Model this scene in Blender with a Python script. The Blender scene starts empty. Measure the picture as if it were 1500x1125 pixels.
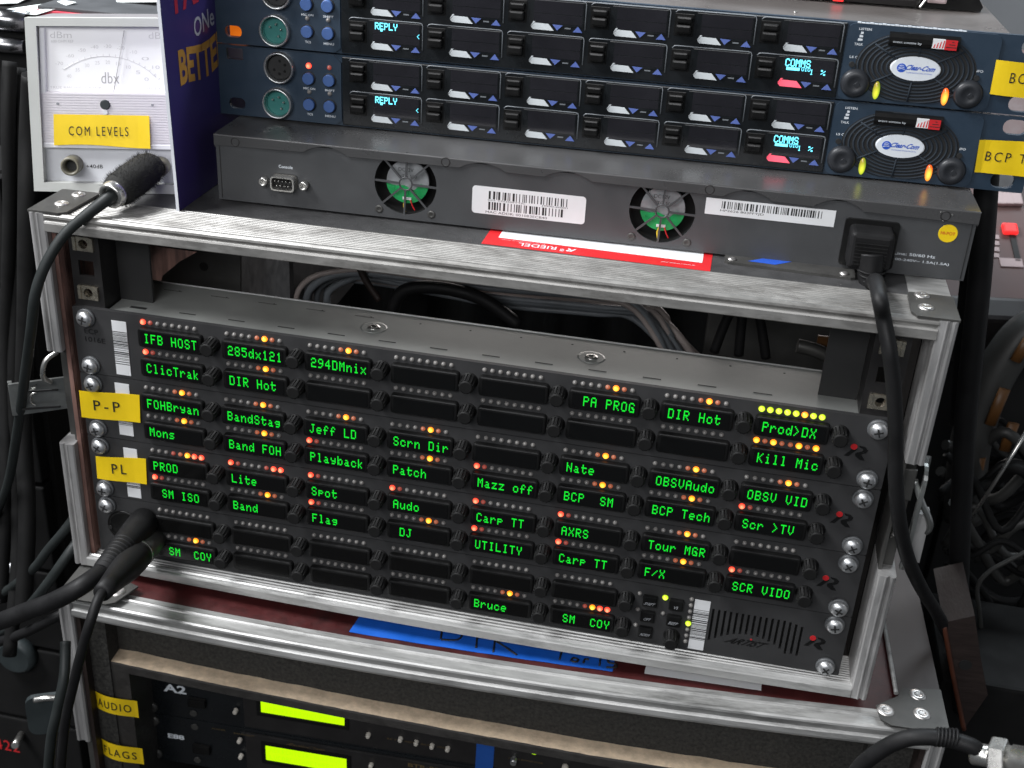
import bpy, bmesh, math, random
from mathutils import Vector, Matrix, noise
random.seed(7)
S = 0.001                                   # the numbers below are millimetres
SC = bpy.context.scene
COL = SC.collection
# ------------------------------------------------------------------ camera
CP = Vector((132.285, -608.592, 308.388))
CR = Vector((0.97911212, 0.19544575, 0.05603947))
CD = Vector((0.13883274, -0.44130315, -0.88655344))
CF = Vector((-0.14854271, 0.87581533, -0.45921953))
FPX = 1782.12
cam = bpy.data.cameras.new('camera')
cam.lens = 36.0 * FPX / 1500.0
cam.sensor_width = 36.0
cam.clip_start = 0.02
cam.clip_end = 60
co = bpy.data.objects.new('camera', cam)
COL.objects.link(co)
mw = Matrix((CR, -CD, -CF)).transposed().to_4x4()
mw.translation = CP * S
co.matrix_world = mw
SC.camera = co
cam.dof.use_dof = True
cam.dof.focus_distance = 0.70
cam.dof.aperture_fstop = 14.0
# ------------------------------------------------------------------ world, lamps, exposure
SC.view_settings.view_transform = 'Standard'
SC.view_settings.look = 'None'
SC.view_settings.exposure = 0.0
W = bpy.data.worlds.new('World'); SC.world = W; W.use_nodes = True
W.node_tree.nodes['Background'].inputs[0].default_value = (0.80, 0.90, 1.0, 1)
W.node_tree.nodes['Background'].inputs[1].default_value = 0.085
def lamp(name, loc, target, sx, sy, power, col):
    l = bpy.data.lights.new(name, 'AREA'); l.shape = 'RECTANGLE'
    l.size, l.size_y, l.energy, l.color = sx, sy, power, col
    o = bpy.data.objects.new(name, l); COL.objects.link(o)
    o.location = Vector(loc)
    o.rotation_euler = (Vector(target) - Vector(loc)).to_track_quat('-Z', 'Y').to_euler()
    return o
lamp('ceiling_lamp', (-1.00, -0.25, 1.25), (-0.10, 0.0, 0.0), 0.9, 0.5, 58, (0.97, 0.98, 1.0))
lamp('ceiling_lamp', (0.35, 1.15, 1.60), (0.05, 0.0, 0.0), 1.5, 0.35, 30, (0.84, 0.93, 1.0))
lamp('added_rear_fill', (0.05, 1.20, 0.12), (0.0, 0.1, -0.02), 0.9, 0.2, 6, (1.0, 0.93, 0.90))  # unseen fill added behind the case to rim-light the cables in the gap
lamp('front_lamp', (-0.25, -1.45, 0.85), (0.0, 0.0, -0.1), 1.2, 0.6, 17, (0.98, 0.98, 1.0))

def at(px, py, x=None, y=None, z=None):
    d = CR * (px - 750) / FPX + CD * (py - 562.5) / FPX + CF
    if y is not None: t = (y - CP.y) / d.y
    elif z is not None: t = (z - CP.z) / d.z
    else: t = (x - CP.x) / d.x
    return CP + d * t
class Frame:
    def __init__(s, O, ex, ey, ez):
        s.O, s.ex, s.ey, s.ez = Vector(O), Vector(ex), Vector(ey), Vector(ez)
    def m(s):
        m = Matrix((s.ex, s.ey, s.ez)).transposed().to_4x4(); m.translation = s.O * S; return m
    def w(s, x, y, z): return s.O + s.ex * x + s.ey * y + s.ez * z
    def at(s, px, py, y=0.0, z=None):
        d = CR * (px - 750) / FPX + CD * (py - 562.5) / FPX + CF
        c = CP - s.O
        n = s.ey if z is None else s.ez
        v = y if z is None else z
        t = (v - c.dot(n)) / d.dot(n)
        p = c + d * t
        return Vector((p.dot(s.ex), p.dot(s.ey), p.dot(s.ez)))
FW = Frame((0, 0, 0), (1, 0, 0), (0, 1, 0), (0, 0, 1))
# ------------------------------------------------------------------ materials
def nd(nt, t, **kw):
    n = nt.nodes.new(t)
    for k, v in kw.items():
        if k.startswith('i_'): n.inputs[k[2:]].default_value = v
        else: setattr(n, k, v)
    return n
def mat(name, col, rough=.5, metal=0., var=.18, vs=35., bump=0., bs=900., emit=None, es=0., stretch=None,
        dirt=None, dlo=.5, dhi=.7, dscale=None, coat=0., trans=0., rvar=.12, spec=.5):
    m = bpy.data.materials.new(name); m.use_nodes = True
    nt = m.node_tree; L = nt.links.new
    b = nt.nodes['Principled BSDF']
    b.inputs['Metallic'].default_value = metal
    b.inputs['Roughness'].default_value = rough
    b.inputs['Coat Weight'].default_value = coat
    b.inputs['Coat Roughness'].default_value = .08
    b.inputs['Specular IOR Level'].default_value = spec
    if trans: b.inputs['Transmission Weight'].default_value = trans
    tc = nd(nt, 'ShaderNodeTexCoord'); src = tc.outputs['Object']
    if stretch:
        mp = nd(nt, 'ShaderNodeMapping'); mp.inputs['Scale'].default_value = stretch
        L(src, mp.inputs['Vector']); srcs = mp.outputs[0]
    else: srcs = src
    n1 = nd(nt, 'ShaderNodeTexNoise'); n1.inputs['Scale'].default_value = vs
    n1.inputs['Detail'].default_value = 6; n1.inputs['Roughness'].default_value = .65
    L(srcs, n1.inputs['Vector'])
    mr = nd(nt, 'ShaderNodeMapRange'); mr.inputs[1].default_value = .3; mr.inputs[2].default_value = .7
    mr.inputs[3].default_value = 1 - var; mr.inputs[4].default_value = 1 + var
    L(n1.outputs[0], mr.inputs[0])
    mx = nd(nt, 'ShaderNodeMix', data_type='RGBA', blend_type='MULTIPLY'); mx.inputs[0].default_value = 1
    mx.inputs[6].default_value = (*col, 1); L(mr.outputs[0], mx.inputs[7])
    out = mx.outputs[2]
    if dirt:
        n2 = nd(nt, 'ShaderNodeTexNoise'); n2.inputs['Scale'].default_value = dscale or vs * .6
        n2.inputs['Detail'].default_value = 8; n2.inputs['Roughness'].default_value = .7
        L(srcs, n2.inputs['Vector'])
        r2 = nd(nt, 'ShaderNodeMapRange'); r2.inputs[1].default_value = dlo; r2.inputs[2].default_value = dhi
        L(n2.outputs[0], r2.inputs[0])
        m2 = nd(nt, 'ShaderNodeMix', data_type='RGBA'); L(r2.outputs[0], m2.inputs[0]); L(out, m2.inputs[6])
        m2.inputs[7].default_value = (*dirt, 1); out = m2.outputs[2]
    L(out, b.inputs['Base Color'])
    r3 = nd(nt, 'ShaderNodeMapRange'); r3.inputs[1].default_value = .3; r3.inputs[2].default_value = .7
    r3.inputs[3].default_value = max(.02, rough - rvar); r3.inputs[4].default_value = min(1, rough + rvar)
    L(n1.outputs[0], r3.inputs[0]); L(r3.outputs[0], b.inputs['Roughness'])
    if bump:
        n4 = nd(nt, 'ShaderNodeTexNoise'); n4.inputs['Scale'].default_value = bs; n4.inputs['Detail'].default_value = 3
        L(srcs if stretch else src, n4.inputs['Vector'])
        bp = nd(nt, 'ShaderNodeBump'); bp.inputs['Strength'].default_value = bump; bp.inputs['Distance'].default_value = .0006
        L(n4.outputs[0], bp.inputs['Height']); L(bp.outputs[0], b.inputs['Normal'])
    if emit:
        b.inputs['Emission Color'].default_value = (*emit, 1); b.inputs['Emission Strength'].default_value = es
    return m
def led_mat(name, core, rim, k, r=1.25, sx=1., oz=0.):
    """a lit lamp: hot die in the middle, its colour towards the rim (object space, mm radius r)"""
    m = mat(name, (.25, .06, .03), .25)
    nt = m.node_tree; b = nt.nodes['Principled BSDF']; L = nt.links.new
    tc = nd(nt, 'ShaderNodeTexCoord'); le = nd(nt, 'ShaderNodeVectorMath', operation='LENGTH')
    mp = nd(nt, 'ShaderNodeMapping'); mp.inputs['Scale'].default_value = (sx, 0, 1); mp.inputs['Location'].default_value = (0, 0, oz * S)
    L(tc.outputs['Object'], mp.inputs[0]); L(mp.outputs[0], le.inputs[0])
    mr = nd(nt, 'ShaderNodeMapRange'); mr.inputs[1].default_value = r * S * .25; mr.inputs[2].default_value = r * S
    L(le.outputs['Value'], mr.inputs[0])
    mx = nd(nt, 'ShaderNodeMix', data_type='RGBA'); L(mr.outputs[0], mx.inputs[0])
    mx.inputs[6].default_value = (*core, 1); mx.inputs[7].default_value = (*rim, 1)
    L(mx.outputs[2], b.inputs['Emission Color']); b.inputs['Emission Strength'].default_value = k
    return m
M = {}
M['face'] = mat('faceplate_black', (.033, .033, .034), .52, var=.12, bump=.12, bs=1500)
M['chassis'] = mat('galvanised_steel', (.31, .32, .305), .45, .45, var=.14, vs=14, bump=.05, bs=700, dirt=(.25, .25, .24), dlo=.55, dhi=.8)
M['zinc'] = mat('zinc_edge', (.62, .63, .62), .4, .3, var=.06)
M['glass'] = mat('display_glass', (.004, .004, .004), .14, var=.1, rvar=.04, spec=.35)
M['house'] = mat('black_plastic', (.006, .006, .006), .34, var=.2, bump=.05, spec=.3)
M['knob'] = mat('black_rubber', (.0055, .0055, .0055), .62, var=.2, bump=.1, spec=.25)
M['screw'] = mat('screw_steel', (.56, .57, .58), .42, .9, var=.05, vs=300)
M['washer'] = mat('washer_plastic', (.10, .105, .11), .45, var=.1)
M['led_off'] = mat('led_clear', (.20, .19, .18), .3, var=.2)
M['led_R'] = led_mat('led_red', (1, .30, .15), (1, .03, .015), 1.9, 1.8)
M['led_r'] = mat('led_red_spill', (.30, .10, .08), .3, emit=(1, .1, .06), es=.16)  # unlit lamp; weak emission paints red light bleeding from its lit neighbour
M['led_o'] = led_mat('led_amber', (1, .64, .06), (1, .19, .0), 2.3, 1.8)
M['led_d'] = mat('led_amber_spill', (.32, .14, .09), .3, emit=(1, .20, .07), es=.22)  # unlit lamp; weak emission paints amber bleed from the lit one beside it
M['led_g'] = led_mat('led_lime', (.85, 1, .10), (.40, .72, .0), 1.5, 1.7)
M['green'] = mat('green_dots', (.0, .05, .0), .4, emit=(.006, .86, .035), es=1.08)
M['white'] = mat('white_label', (.72, .73, .74), .5, var=.05)
M['ink'] = mat('black_ink', (.012, .012, .012), .6, var=.05)
M['grey_ink'] = mat('grey_ink', (.30, .31, .33), .6, var=.05)
M['deepink'] = mat('faint_black_print', (.006, .006, .006), .3, var=.05)
M['white_ink'] = mat('white_ink', (.62, .66, .70), .55, var=.05)
M['yellow'] = mat('yellow_tape', (.86, .60, .010), .42, var=.06, vs=60, bump=.05, bs=120)
M['red'] = mat('red_print', (.62, .018, .022), .4, var=.06)
M['redmark'] = mat('red_mark', (.55, .02, .025), .4, var=.05)
M['alu'] = mat('aluminium', (.42, .42, .41), .42, .45, var=.2, vs=22, stretch=(1, 5, 5), bump=.08, bs=300, dirt=(.10, .10, .095), dlo=.50, dhi=.74)
M['alur'] = mat('ridged_aluminium', (.29, .285, .272), .48, .45, var=.25, vs=25, stretch=(1, 3, 3), dirt=(.11, .105, .098), dlo=.46, dhi=.70, dscale=26)
M['aluv'] = mat('aluminium_upright', (.40, .395, .39), .42, .5, var=.2, vs=22, stretch=(5, 5, 1), bump=.08, bs=300, dirt=(.15, .145, .14), dlo=.52, dhi=.75)
M['rail'] = mat('rail_painted_shade', (.062, .055, .054), .5, .4, var=.22, vs=16, stretch=(5, 1, 5), dirt=(.07, .06, .058), dlo=.45, dhi=.75, dscale=9)  # rail colour darkened to paint in the shade it lies in, plus dirt
M['alupink'] = mat('aluminium_painted_reflection', (.42, .24, .20), .45, .6, var=.2, vs=20, stretch=(5, 5, 1), dirt=(.08, .05, .045), dlo=.42, dhi=.68)  # pink tone paints a red reflection into the aluminium's base colour
M['steel_dim'] = mat('dim_steel', (.075, .075, .072), .5, .2, var=.2)
M['bracket'] = mat('dull_steel', (.078, .077, .073), .48, .5, var=.18, vs=40, bump=.05, dirt=(.12, .115, .11), dlo=.55, dhi=.8)
M['rivet'] = mat('rivet', (.66, .64, .62), .35, .9, var=.1)
M['lam'] = mat('grey_laminate', (.045, .045, .046), .5, var=.2, vs=90, bump=.25, bs=1400)
M['lamred'] = mat('red_laminate', (.060, .012, .012), .45, var=.3, vs=60, bump=.2, bs=900, dirt=(.02, .012, .012), dlo=.5, dhi=.8)
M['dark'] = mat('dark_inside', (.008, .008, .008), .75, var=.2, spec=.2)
M['steel_black'] = mat('black_steel', (.016, .015, .015), .42, var=.2, bump=.08)
M['nut'] = mat('cage_nut', (.62, .56, .45), .3, .9, var=.2, vs=300)
M['switch'] = mat('switch_grey', (.064, .066, .069), .42, .15, var=.07, vs=40, bump=.10, bs=1800)
M['switch_top'] = mat('switch_grey_lid', (.072, .072, .073), .30, .2, var=.06, vs=14, bump=.03, bs=1500)
M['pcb'] = mat('green_board', (.01, .30, .08), .35, var=.25, vs=200)
M['fanhub'] = mat('fan_label', (.26, .27, .28), .4, var=.3, vs=160)
M['wire_y'] = mat('yellow_wire', (.7, .5, .03), .5)
M['tin'] = mat('bright_metal', (.66, .65, .62), .28, .95, var=.04, vs=120, rvar=.05)
M['key_face'] = mat('blue_black_panel', (.020, .037, .060), .42, var=.12, bump=.1, bs=1300)
M['ring'] = mat('speaker_plastic', (.020, .027, .036), .75, var=.1, spec=.25)
M['knobk'] = mat('smoky_knob', (.020, .022, .026), .38, var=.15, spec=.4)
M['key_top'] = mat('warm_grey_lid', (.135, .122, .116), .36, .15, var=.08, vs=14, bump=.03, bs=1500)
M['key_dark'] = mat('glossy_black_panel', (.007, .0085, .010), .28, var=.15)
M['screen'] = mat('oled_glass', (.015, .0145, .018), .14, var=.25, vs=25, rvar=.05, coat=.4)
M['outline'] = mat('key_outline', (.16, .175, .19), .4, var=.05)
M['keywhite'] = mat('white_key', (.62, .66, .68), .4, var=.05)
M['keyblue'] = mat('blue_key', (.10, .15, .42), .4, var=.1)
M['button'] = mat('blue_button', (.055, .115, .30), .42, var=.12)
M['cyan'] = mat('cyan_dots', (.0, .05, .08), .4, emit=(.16, .80, 1.0), es=2.4)
M['pinklit'] = mat('pink_lit_key', (.6, .1, .15), .4, emit=(1, .10, .16), es=.75)
M['teal'] = mat('teal_insert', (.03, .16, .145), .4, var=.2)
M['xlr'] = mat('xlr_shell', (.55, .56, .56), .28, .9, var=.1)
M['oval_g'] = led_mat('lime_lens', (.75, .95, .04), (.16, .32, .01), 1.0, 5, 2.4, 1.6)
M['oval_o'] = led_mat('amber_lens', (1, .72, .08), (.85, .09, .0), 1.35, 4.8, 2.3, .8)
M['amber'] = mat('amber_reflection_glow', (.5, .15, .01), .4, emit=(1, .20, .01), es=.55)
M['badge'] = mat('badge_white', (.70, .74, .78), .3, var=.04)
M['logo_blue'] = mat('logo_blue', (.02, .09, .50), .4, var=.05)
M['meter'] = mat('meter_case', (.50, .51, .485), .45, var=.06, vs=25, bump=.06)
M['meter_body'] = mat('meter_body', (.22, .21, .215), .5, var=.1)
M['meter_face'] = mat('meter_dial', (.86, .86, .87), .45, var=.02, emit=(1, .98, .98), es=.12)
M['meter_grey'] = mat('meter_panel', (.62, .63, .66), .4, var=.04)
M['needle'] = mat('needle_grey', (.42, .41, .42), .5, var=.05)
M['faint'] = mat('faint_print', (.70, .69, .70), .5, var=.05)
M['ridge_w'] = mat('ribbed_white', (.74, .71, .74), .45, var=.04)
M['clear'] = mat('clear_plastic', (.80, .80, .82), .12, var=.03)
M['tan'] = mat('tan_plastic', (.15, .14, .105), .4, var=.12)
M['card'] = mat('purple_card', (.040, .026, .150), .38, var=.08, vs=12, coat=.15)
M['card_edge'] = mat('card_edge', (.62, .64, .68), .6, var=.08)
M['gold'] = mat('gold_print', (.50, .25, .045), .5, var=.12, vs=80)
M['silver_print'] = mat('silver_print', (.42, .42, .48), .5, var=.1)
M['crim'] = mat('crimson_print', (.45, .02, .05), .5, var=.1)
M['fuzz'] = mat('black_fuzz', (.008, .008, .007), .9, var=.3, bump=.5, bs=900)
M['cord'] = mat('black_cord', (.009, .009, .0095), .55, var=.2, vs=60, bump=.08, spec=.22)
M['cordd'] = mat('dull_black_cord', (.006, .006, .006), .7, var=.2, vs=60, spec=.2)
M['cordg'] = mat('grey_cord', (.015, .018, .018), .55, var=.2, vs=60, spec=.25)
M['foam'] = mat('black_foam', (.030, .029, .026), .95, var=.75, vs=420, bump=1.0, bs=520)
M['ply'] = mat('raw_board', (.62, .49, .35), .85, var=.22, vs=130, bump=.5, bs=500, dirt=(.40, .31, .22), dlo=.5, dhi=.75)
M['ply_b'] = mat('board_black_edge', (.030, .028, .026), .6, var=.3, vs=90, bump=.4, bs=500)
M['blue_tape'] = mat('blue_tape', (.010, .105, .50), .5, var=.12, vs=50, bump=.2, bs=160)
M['lcd'] = mat('lcd_lit', (.3, .5, .0), .4, var=.05, emit=(.50, .93, .0), es=1.0)
M['lcd_dim'] = mat('lcd_segment', (.3, .5, .0), .4, emit=(.40, .75, .0), es=.95)
M['knob_w'] = mat('white_knob', (.50, .47, .42), .35, var=.1)
M['gold_ink'] = mat('dull_gold_ink', (.11, .075, .03), .6, var=.1)
M['bluelab'] = mat('blue_label', (.012, .075, .33), .45, var=.1)
M['wall'] = mat('grey_wall', (.62, .63, .65), .7, var=.06, vs=3)
M['floor'] = mat('dark_floor', (.014, .013, .013), .8, var=.3, vs=8)
M['desk'] = mat('desk_panel', (.105, .062, .058), .5, var=.12, vs=20)
M['desk_d'] = mat('desk_dark', (.018, .015, .015), .5, var=.2)
M['desk_k'] = mat('desk_key', (.42, .33, .33), .5, var=.1)
M['redled'] = mat('red_lamp', (.5, .01, .01), .4, emit=(1, .03, .03), es=1.1)
M['brown'] = mat('brown_wood', (.020, .012, .010), .6, var=.3, vs=40, bump=.3, bs=200, stretch=(1, 1, 6))
M['orange_edge'] = mat('orange_edge', (.075, .022, .010), .5, var=.3)
M['orange'] = mat('orange_tape', (.12, .05, .012), .5, var=.2)
M['cabd'] = mat('dark_cabinet', (.022, .022, .022), .75, var=.2, spec=.2)
M['hose'] = mat('grey_hose', (.035, .035, .033), .5, var=.15)
M['pinkcloth'] = mat('red_book', (.55, .05, .08), .5, var=.1)
M['folder'] = mat('dark_folder', (.055, .058, .062), .6, var=.15)
M['paper'] = mat('white_paper', (.70, .74, .72), .6, var=.05)
M['chrome'] = mat('chrome', (.30, .30, .31), .22, 1.0, var=.05)
M['hooktin'] = mat('latch_steel', (.33, .34, .33), .36, .85, var=.2, vs=60)
M['redtext'] = mat('red_digits', (.2, .01, .01), .4, emit=(.8, .03, .04), es=.3)
M['cab'] = mat('pale_wire', (.36, .31, .29), .45, var=.2)
M['cab2'] = mat('slate_wire', (.15, .165, .18), .5, var=.2)
M['bluish'] = mat('blue_grey_plastic', (.028, .036, .038), .45, var=.2)
# ------------------------------------------------------------------ mesh building
class MB:
    def __init__(s): s.bm = bmesh.new()
    def poly_prism(s, pts, y0, y1, axis='y'):
        """outline pts (a, b) extruded along an axis: y -> (a,.,b); x -> (.,a,b); z -> (a,b,.)"""
        def v(p, t):
            return (p[0], t, p[1]) if axis == 'y' else ((t, p[0], p[1]) if axis == 'x' else (p[0], p[1], t))
        A = [s.bm.verts.new(v(p, y0)) for p in pts]; B = [s.bm.verts.new(v(p, y1)) for p in pts]
        n = len(pts)
        s.bm.faces.new(A); s.bm.faces.new(B[::-1])
        for i in range(n): s.bm.faces.new((A[i], B[i], B[(i + 1) % n], A[(i + 1) % n]))
        return s
    def box(s, x0, x1, y0, y1, z0, z1, bev=0.):
        t = MB() if bev else s
        t.poly_prism([(x0, z0), (x1, z0), (x1, z1), (x0, z1)], y0, y1)
        if bev:
            bmesh.ops.bevel(t.bm, geom=t.bm.edges[:], offset=bev, segments=2, affect='EDGES', profile=.6)
            s.merge(t)
        return s
    def merge(s, t, mx=None):
        vm = {}
        for v in t.bm.verts: vm[v] = s.bm.verts.new(mx @ v.co if mx else v.co)
        for f in t.bm.faces:
            nf = s.bm.faces.new([vm[v] for v in f.verts]); nf.smooth = f.smooth
        t.bm.free()
        return s
    def lathe(s, prof, c=(0, 0, 0), d=(0, -1, 0), n=24, smooth=True, sq=(1, 1), caps=True):
        """prof: list of (radius, distance along d from c)"""
        d = Vector(d).normalized(); c = Vector(c)
        up = Vector((0, 0, 1)) if abs(d.z) < .9 else Vector((0, 1, 0))
        u = d.cross(up).normalized(); w = u.cross(d)
        R = []
        for r, h in prof:
            R.append([s.bm.verts.new(c + d * h + u * (r * sq[0] * math.cos(2 * math.pi * i / n)) + w * (r * sq[1] * math.sin(2 * math.pi * i / n))) for i in range(n)])
        for a, b in zip(R, R[1:]):
            for i in range(n):
                f = s.bm.faces.new((a[i], a[(i + 1) % n], b[(i + 1) % n], b[i])); f.smooth = smooth
        if caps:
            s.bm.faces.new(R[0][::-1]); s.bm.faces.new(R[-1])
        return s
    def tube(s, pts, r, n=10, closed=False, sub=6, rs=None):
        P = [Vector(p) for p in pts]
        if sub > 1 and len(P) > 2:
            Q = []; m = len(P)
            segs = m if closed else m - 1
            for i in range(segs):
                if closed: a, b, c, e = P[i - 1], P[i], P[(i + 1) % m], P[(i + 2) % m]
                else: a, b, c, e = P[max(i - 1, 0)], P[i], P[i + 1], P[min(i + 2, m - 1)]
                for k in range(sub):
                    t = k / sub
                    Q.append(.5 * ((2 * b) + (c - a) * t + (2 * a - 5 * b + 4 * c - e) * t * t + (3 * b - a - 3 * c + e) * t ** 3))
            if not closed: Q.append(P[-1])
            P = Q
        m = len(P); R = []
        nrm = None
        for i in range(m):
            t = (P[(i + 1) % m] - P[i - 1]) if closed else (P[min(i + 1, m - 1)] - P[max(i - 1, 0)])
            t.normalize()
            if nrm is None:
                nrm = t.orthogonal().normalized()
            nrm = (nrm - t * nrm.dot(t)).normalized()
            bi = t.cross(nrm)
            rr = r if rs is None else rs(i / (m - 1))
            R.append([s.bm.verts.new(P[i] + nrm * (rr * math.cos(2 * math.pi * k / n)) + bi * (rr * math.sin(2 * math.pi * k / n))) for k in range(n)])
        prs = list(zip(R, R[1:])) + ([(R[-1], R[0])] if closed else [])
        for a, b in prs:
            for k in range(n):
                f = s.bm.faces.new((a[k], a[(k + 1) % n], b[(k + 1) % n], b[k])); f.smooth = True
        if not closed: s.bm.faces.new(R[0][::-1]); s.bm.faces.new(R[-1])
        return s
    def holed(s, outer, holes, y0, y1):
        """plate in xz between y0 (front) and y1 with real holes"""
        t = bmesh.new(); loops = []; E = []
        for lp in [outer] + holes:
            vs = [t.verts.new((p[0], y0, p[1])) for p in lp]
            loops.append(vs)
            E += [t.edges.new((vs[i], vs[(i + 1) % len(vs)])) for i in range(len(vs))]
        bmesh.ops.triangle_fill(t, use_beauty=True, use_dissolve=False, edges=E, normal=(0, -1, 0))
        fs = t.faces[:]
        back = {v: t.verts.new((v.co.x, y1, v.co.z)) for lp in loops for v in lp}
        for f in fs: t.faces.new([back[v] for v in f.verts][::-1])
        for vs in loops:
            for i in range(len(vs)):
                a, b = vs[i], vs[(i + 1) % len(vs)]
                t.faces.new((a, b, back[b], back[a]))
        bmesh.ops.recalc_face_normals(t, faces=t.faces[:])
        q = MB(); q.bm.free(); q.bm = t
        return s.merge(q)
    def quad(s, a, b, c, d):
        s.bm.faces.new([s.bm.verts.new(p) for p in (a, b, c, d)]); return s
    def warp(s, fn):
        for v in s.bm.verts: v.co = Vector(fn(v.co))
        return s
    def mesh(s, name, m, c=(0, 0, 0)):
        c = Vector(c)
        bmesh.ops.recalc_face_normals(s.bm, faces=s.bm.faces[:])
        for v in s.bm.verts: v.co = (v.co - c) * S
        me = bpy.data.meshes.new(name); s.bm.to_mesh(me); s.bm.free()
        me.materials.append(m); return me
    def build(s, name, m, parent=None, c=(0, 0, 0), **kw):
        return put(name, s.mesh(name, m, c), parent, c, **kw)
def put(name, me, parent=None, c=(0, 0, 0), label=None, cat=None, group=None, kind=None, rot=None):
    o = bpy.data.objects.new(name, me); COL.objects.link(o)
    if parent: o.parent = parent
    o.location = Vector(c) * S
    if rot: o.rotation_euler = rot
    if label: o['label'] = label
    if cat: o['category'] = cat
    if group: o['group'] = group
    if kind: o['kind'] = kind
    return o
def thing(name, label, cat, frame=FW, group=None):
    o = bpy.data.objects.new(name, None); COL.objects.link(o)
    o.empty_display_size = .02
    o.matrix_world = frame.m()
    o['label'] = label; o['category'] = cat
    if group: o['group'] = group
    return o
def rrect(x0, x1, z0, z1, r, n=4):
    P = []
    for cx, cz, a in ((x1 - r, z1 - r, 0), (x0 + r, z1 - r, 90), (x0 + r, z0 + r, 180), (x1 - r, z0 + r, 270)):
        for k in range(n + 1):
            t = math.radians(a + 90 * k / n); P.append((cx + r * math.cos(t), cz + r * math.sin(t)))
    return P
def ell(cx, cz, a, b, n=28, a0=0): return [(cx + a * math.cos(a0 + 2 * math.pi * k / n), cz + b * math.sin(a0 + 2 * math.pi * k / n)) for k in range(n)]
_tc = {}
def text_verts(txt, spacing=1.0, bold=0.):
    k = (txt, spacing, bold)
    if k not in _tc:
        cu = bpy.data.curves.new('t', 'FONT'); cu.body = txt; cu.size = 1; cu.space_character = spacing; cu.offset = bold; cu.resolution_u = 3
        o = bpy.data.objects.new('t', cu)
        me = bpy.data.meshes.new_from_object(o)
        vs = [v.co.copy() for v in me.vertices]; fs = [list(p.vertices) for p in me.polygons]
        bpy.data.objects.remove(o); bpy.data.curves.remove(cu); bpy.data.meshes.remove(me)
        _tc[k] = (vs, fs)
    return _tc[k]
def text(mb, txt, cx, cz, w, h, y, spacing=1.0, bold=0., slant=0., fn=None):
    """flat lettering fitted to a w x h box centred at (cx, cz) in the xz plane at depth y (or mapped by fn)"""
    vs, fs = text_verts(txt, spacing, bold)
    x0 = min(v.x for v in vs); x1 = max(v.x for v in vs); y0 = min(v.y for v in vs); y1 = max(v.y for v in vs)
    V = []
    for v in vs:
        b = (v.y - y0) / (y1 - y0) - .5
        a = (v.x - x0) / (x1 - x0) - .5 + slant * b
        q = (cx + a * w, y, cz + b * h)
        V.append(mb.bm.verts.new(fn(q[0], q[2]) if fn else q))
    for f in fs:
        try: mb.bm.faces.new([V[i] for i in f])
        except ValueError: pass
    return mb
FONT = {'/': '2010080402', '>': '4122140800', '-': '0808080808', '0': '3E4141413E', '1': '00427F4000', '2': '7249494946', '3': '2141494D33',
 '4': '1814127F10', '5': '2745454539', '8': '3649494936', '9': '464949291E', 'A': '7E0909097E', 'B': '7F49494936', 'C': '3E41414122',
 'D': '7F4141413E', 'E': '7F49494941', 'F': '7F09090901', 'G': '3E41495972', 'H': '7F0808087F', 'I': '00417F4100', 'J': '2040413F01',
 'K': '7F08142241', 'L': '7F40404040', 'M': '7F020C027F', 'N': '7F0408107F', 'O': '3E4141413E', 'P': '7F09090906', 'R': '7F09192946',
 'S': '2649494932', 'T': '01017F0101', 'U': '3F4040403F', 'V': '1F2040201F', 'X': '6314081463', 'Y': '0708700807', 'a': '2054547840',
 'b': '7F28444438', 'c': '3844444428', 'd': '384444287F', 'e': '3854545418', 'f': '087E090902', 'g': '085454543C', 'h': '7F08040478',
 'i': '00447D4000', 'k': '7F10284400', 'l': '00417F4000', 'm': '7C04780478', 'n': '7C08040478', 'o': '3844444438', 'p': '7C14141408',
 'r': '7C08040408', 's': '4854545424', 't': '043F444424', 'u': '3C4040207C', 'v': '1C2040201C', 'x': '4428102844', 'y': '0C5050503C', 'z': '4464544C44', '%': '2313086462', '<': '0008142241'}
def dots(mb, txt, x, z, cw, rh, y, pitch=6, fill=1.0):
    """5 x 7 dot-matrix characters, one small face per dot; (x, z) is the upper left"""
    for ci, ch in enumerate(txt):
        h = FONT.get(ch)
        if not h: continue
        for c in range(5):
            b = int(h[2 * c:2 * c + 2], 16)
            for r in range(7):
                if b >> r & 1:
                    X = x + (ci * pitch + c) * cw; Z = z - r * rh
                    k = cw * fill; q = rh * fill
                    mb.quad((X, y, Z - q), (X + k, y, Z - q), (X + k, y, Z), (X, y, Z))
    return mb
def bars(mb, x0, x1, z0, z1, y, along='z', seed=1, gap0=.16, gap1=.16, fine=.35):
    r = random.Random(seed)
    a, b = (z0, z1) if along == 'z' else (x0, x1)
    L = b - a; t = a + L * gap0
    while t < b - L * gap1:
        w = r.choice((.5, .5, .8, 1.2)) * fine * 1.6
        if along == 'z': mb.quad((x0, y, t), (x1, y, t), (x1, y, min(t + w, b)), (x0, y, min(t + w, b)))
        else: mb.quad((t, y, z0), (min(t + w, b), y, z0), (min(t + w, b), y, z1), (t, y, z1))
        t += w + r.choice((.5, .8, 1.4)) * fine * 1.6
    return mb
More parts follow.
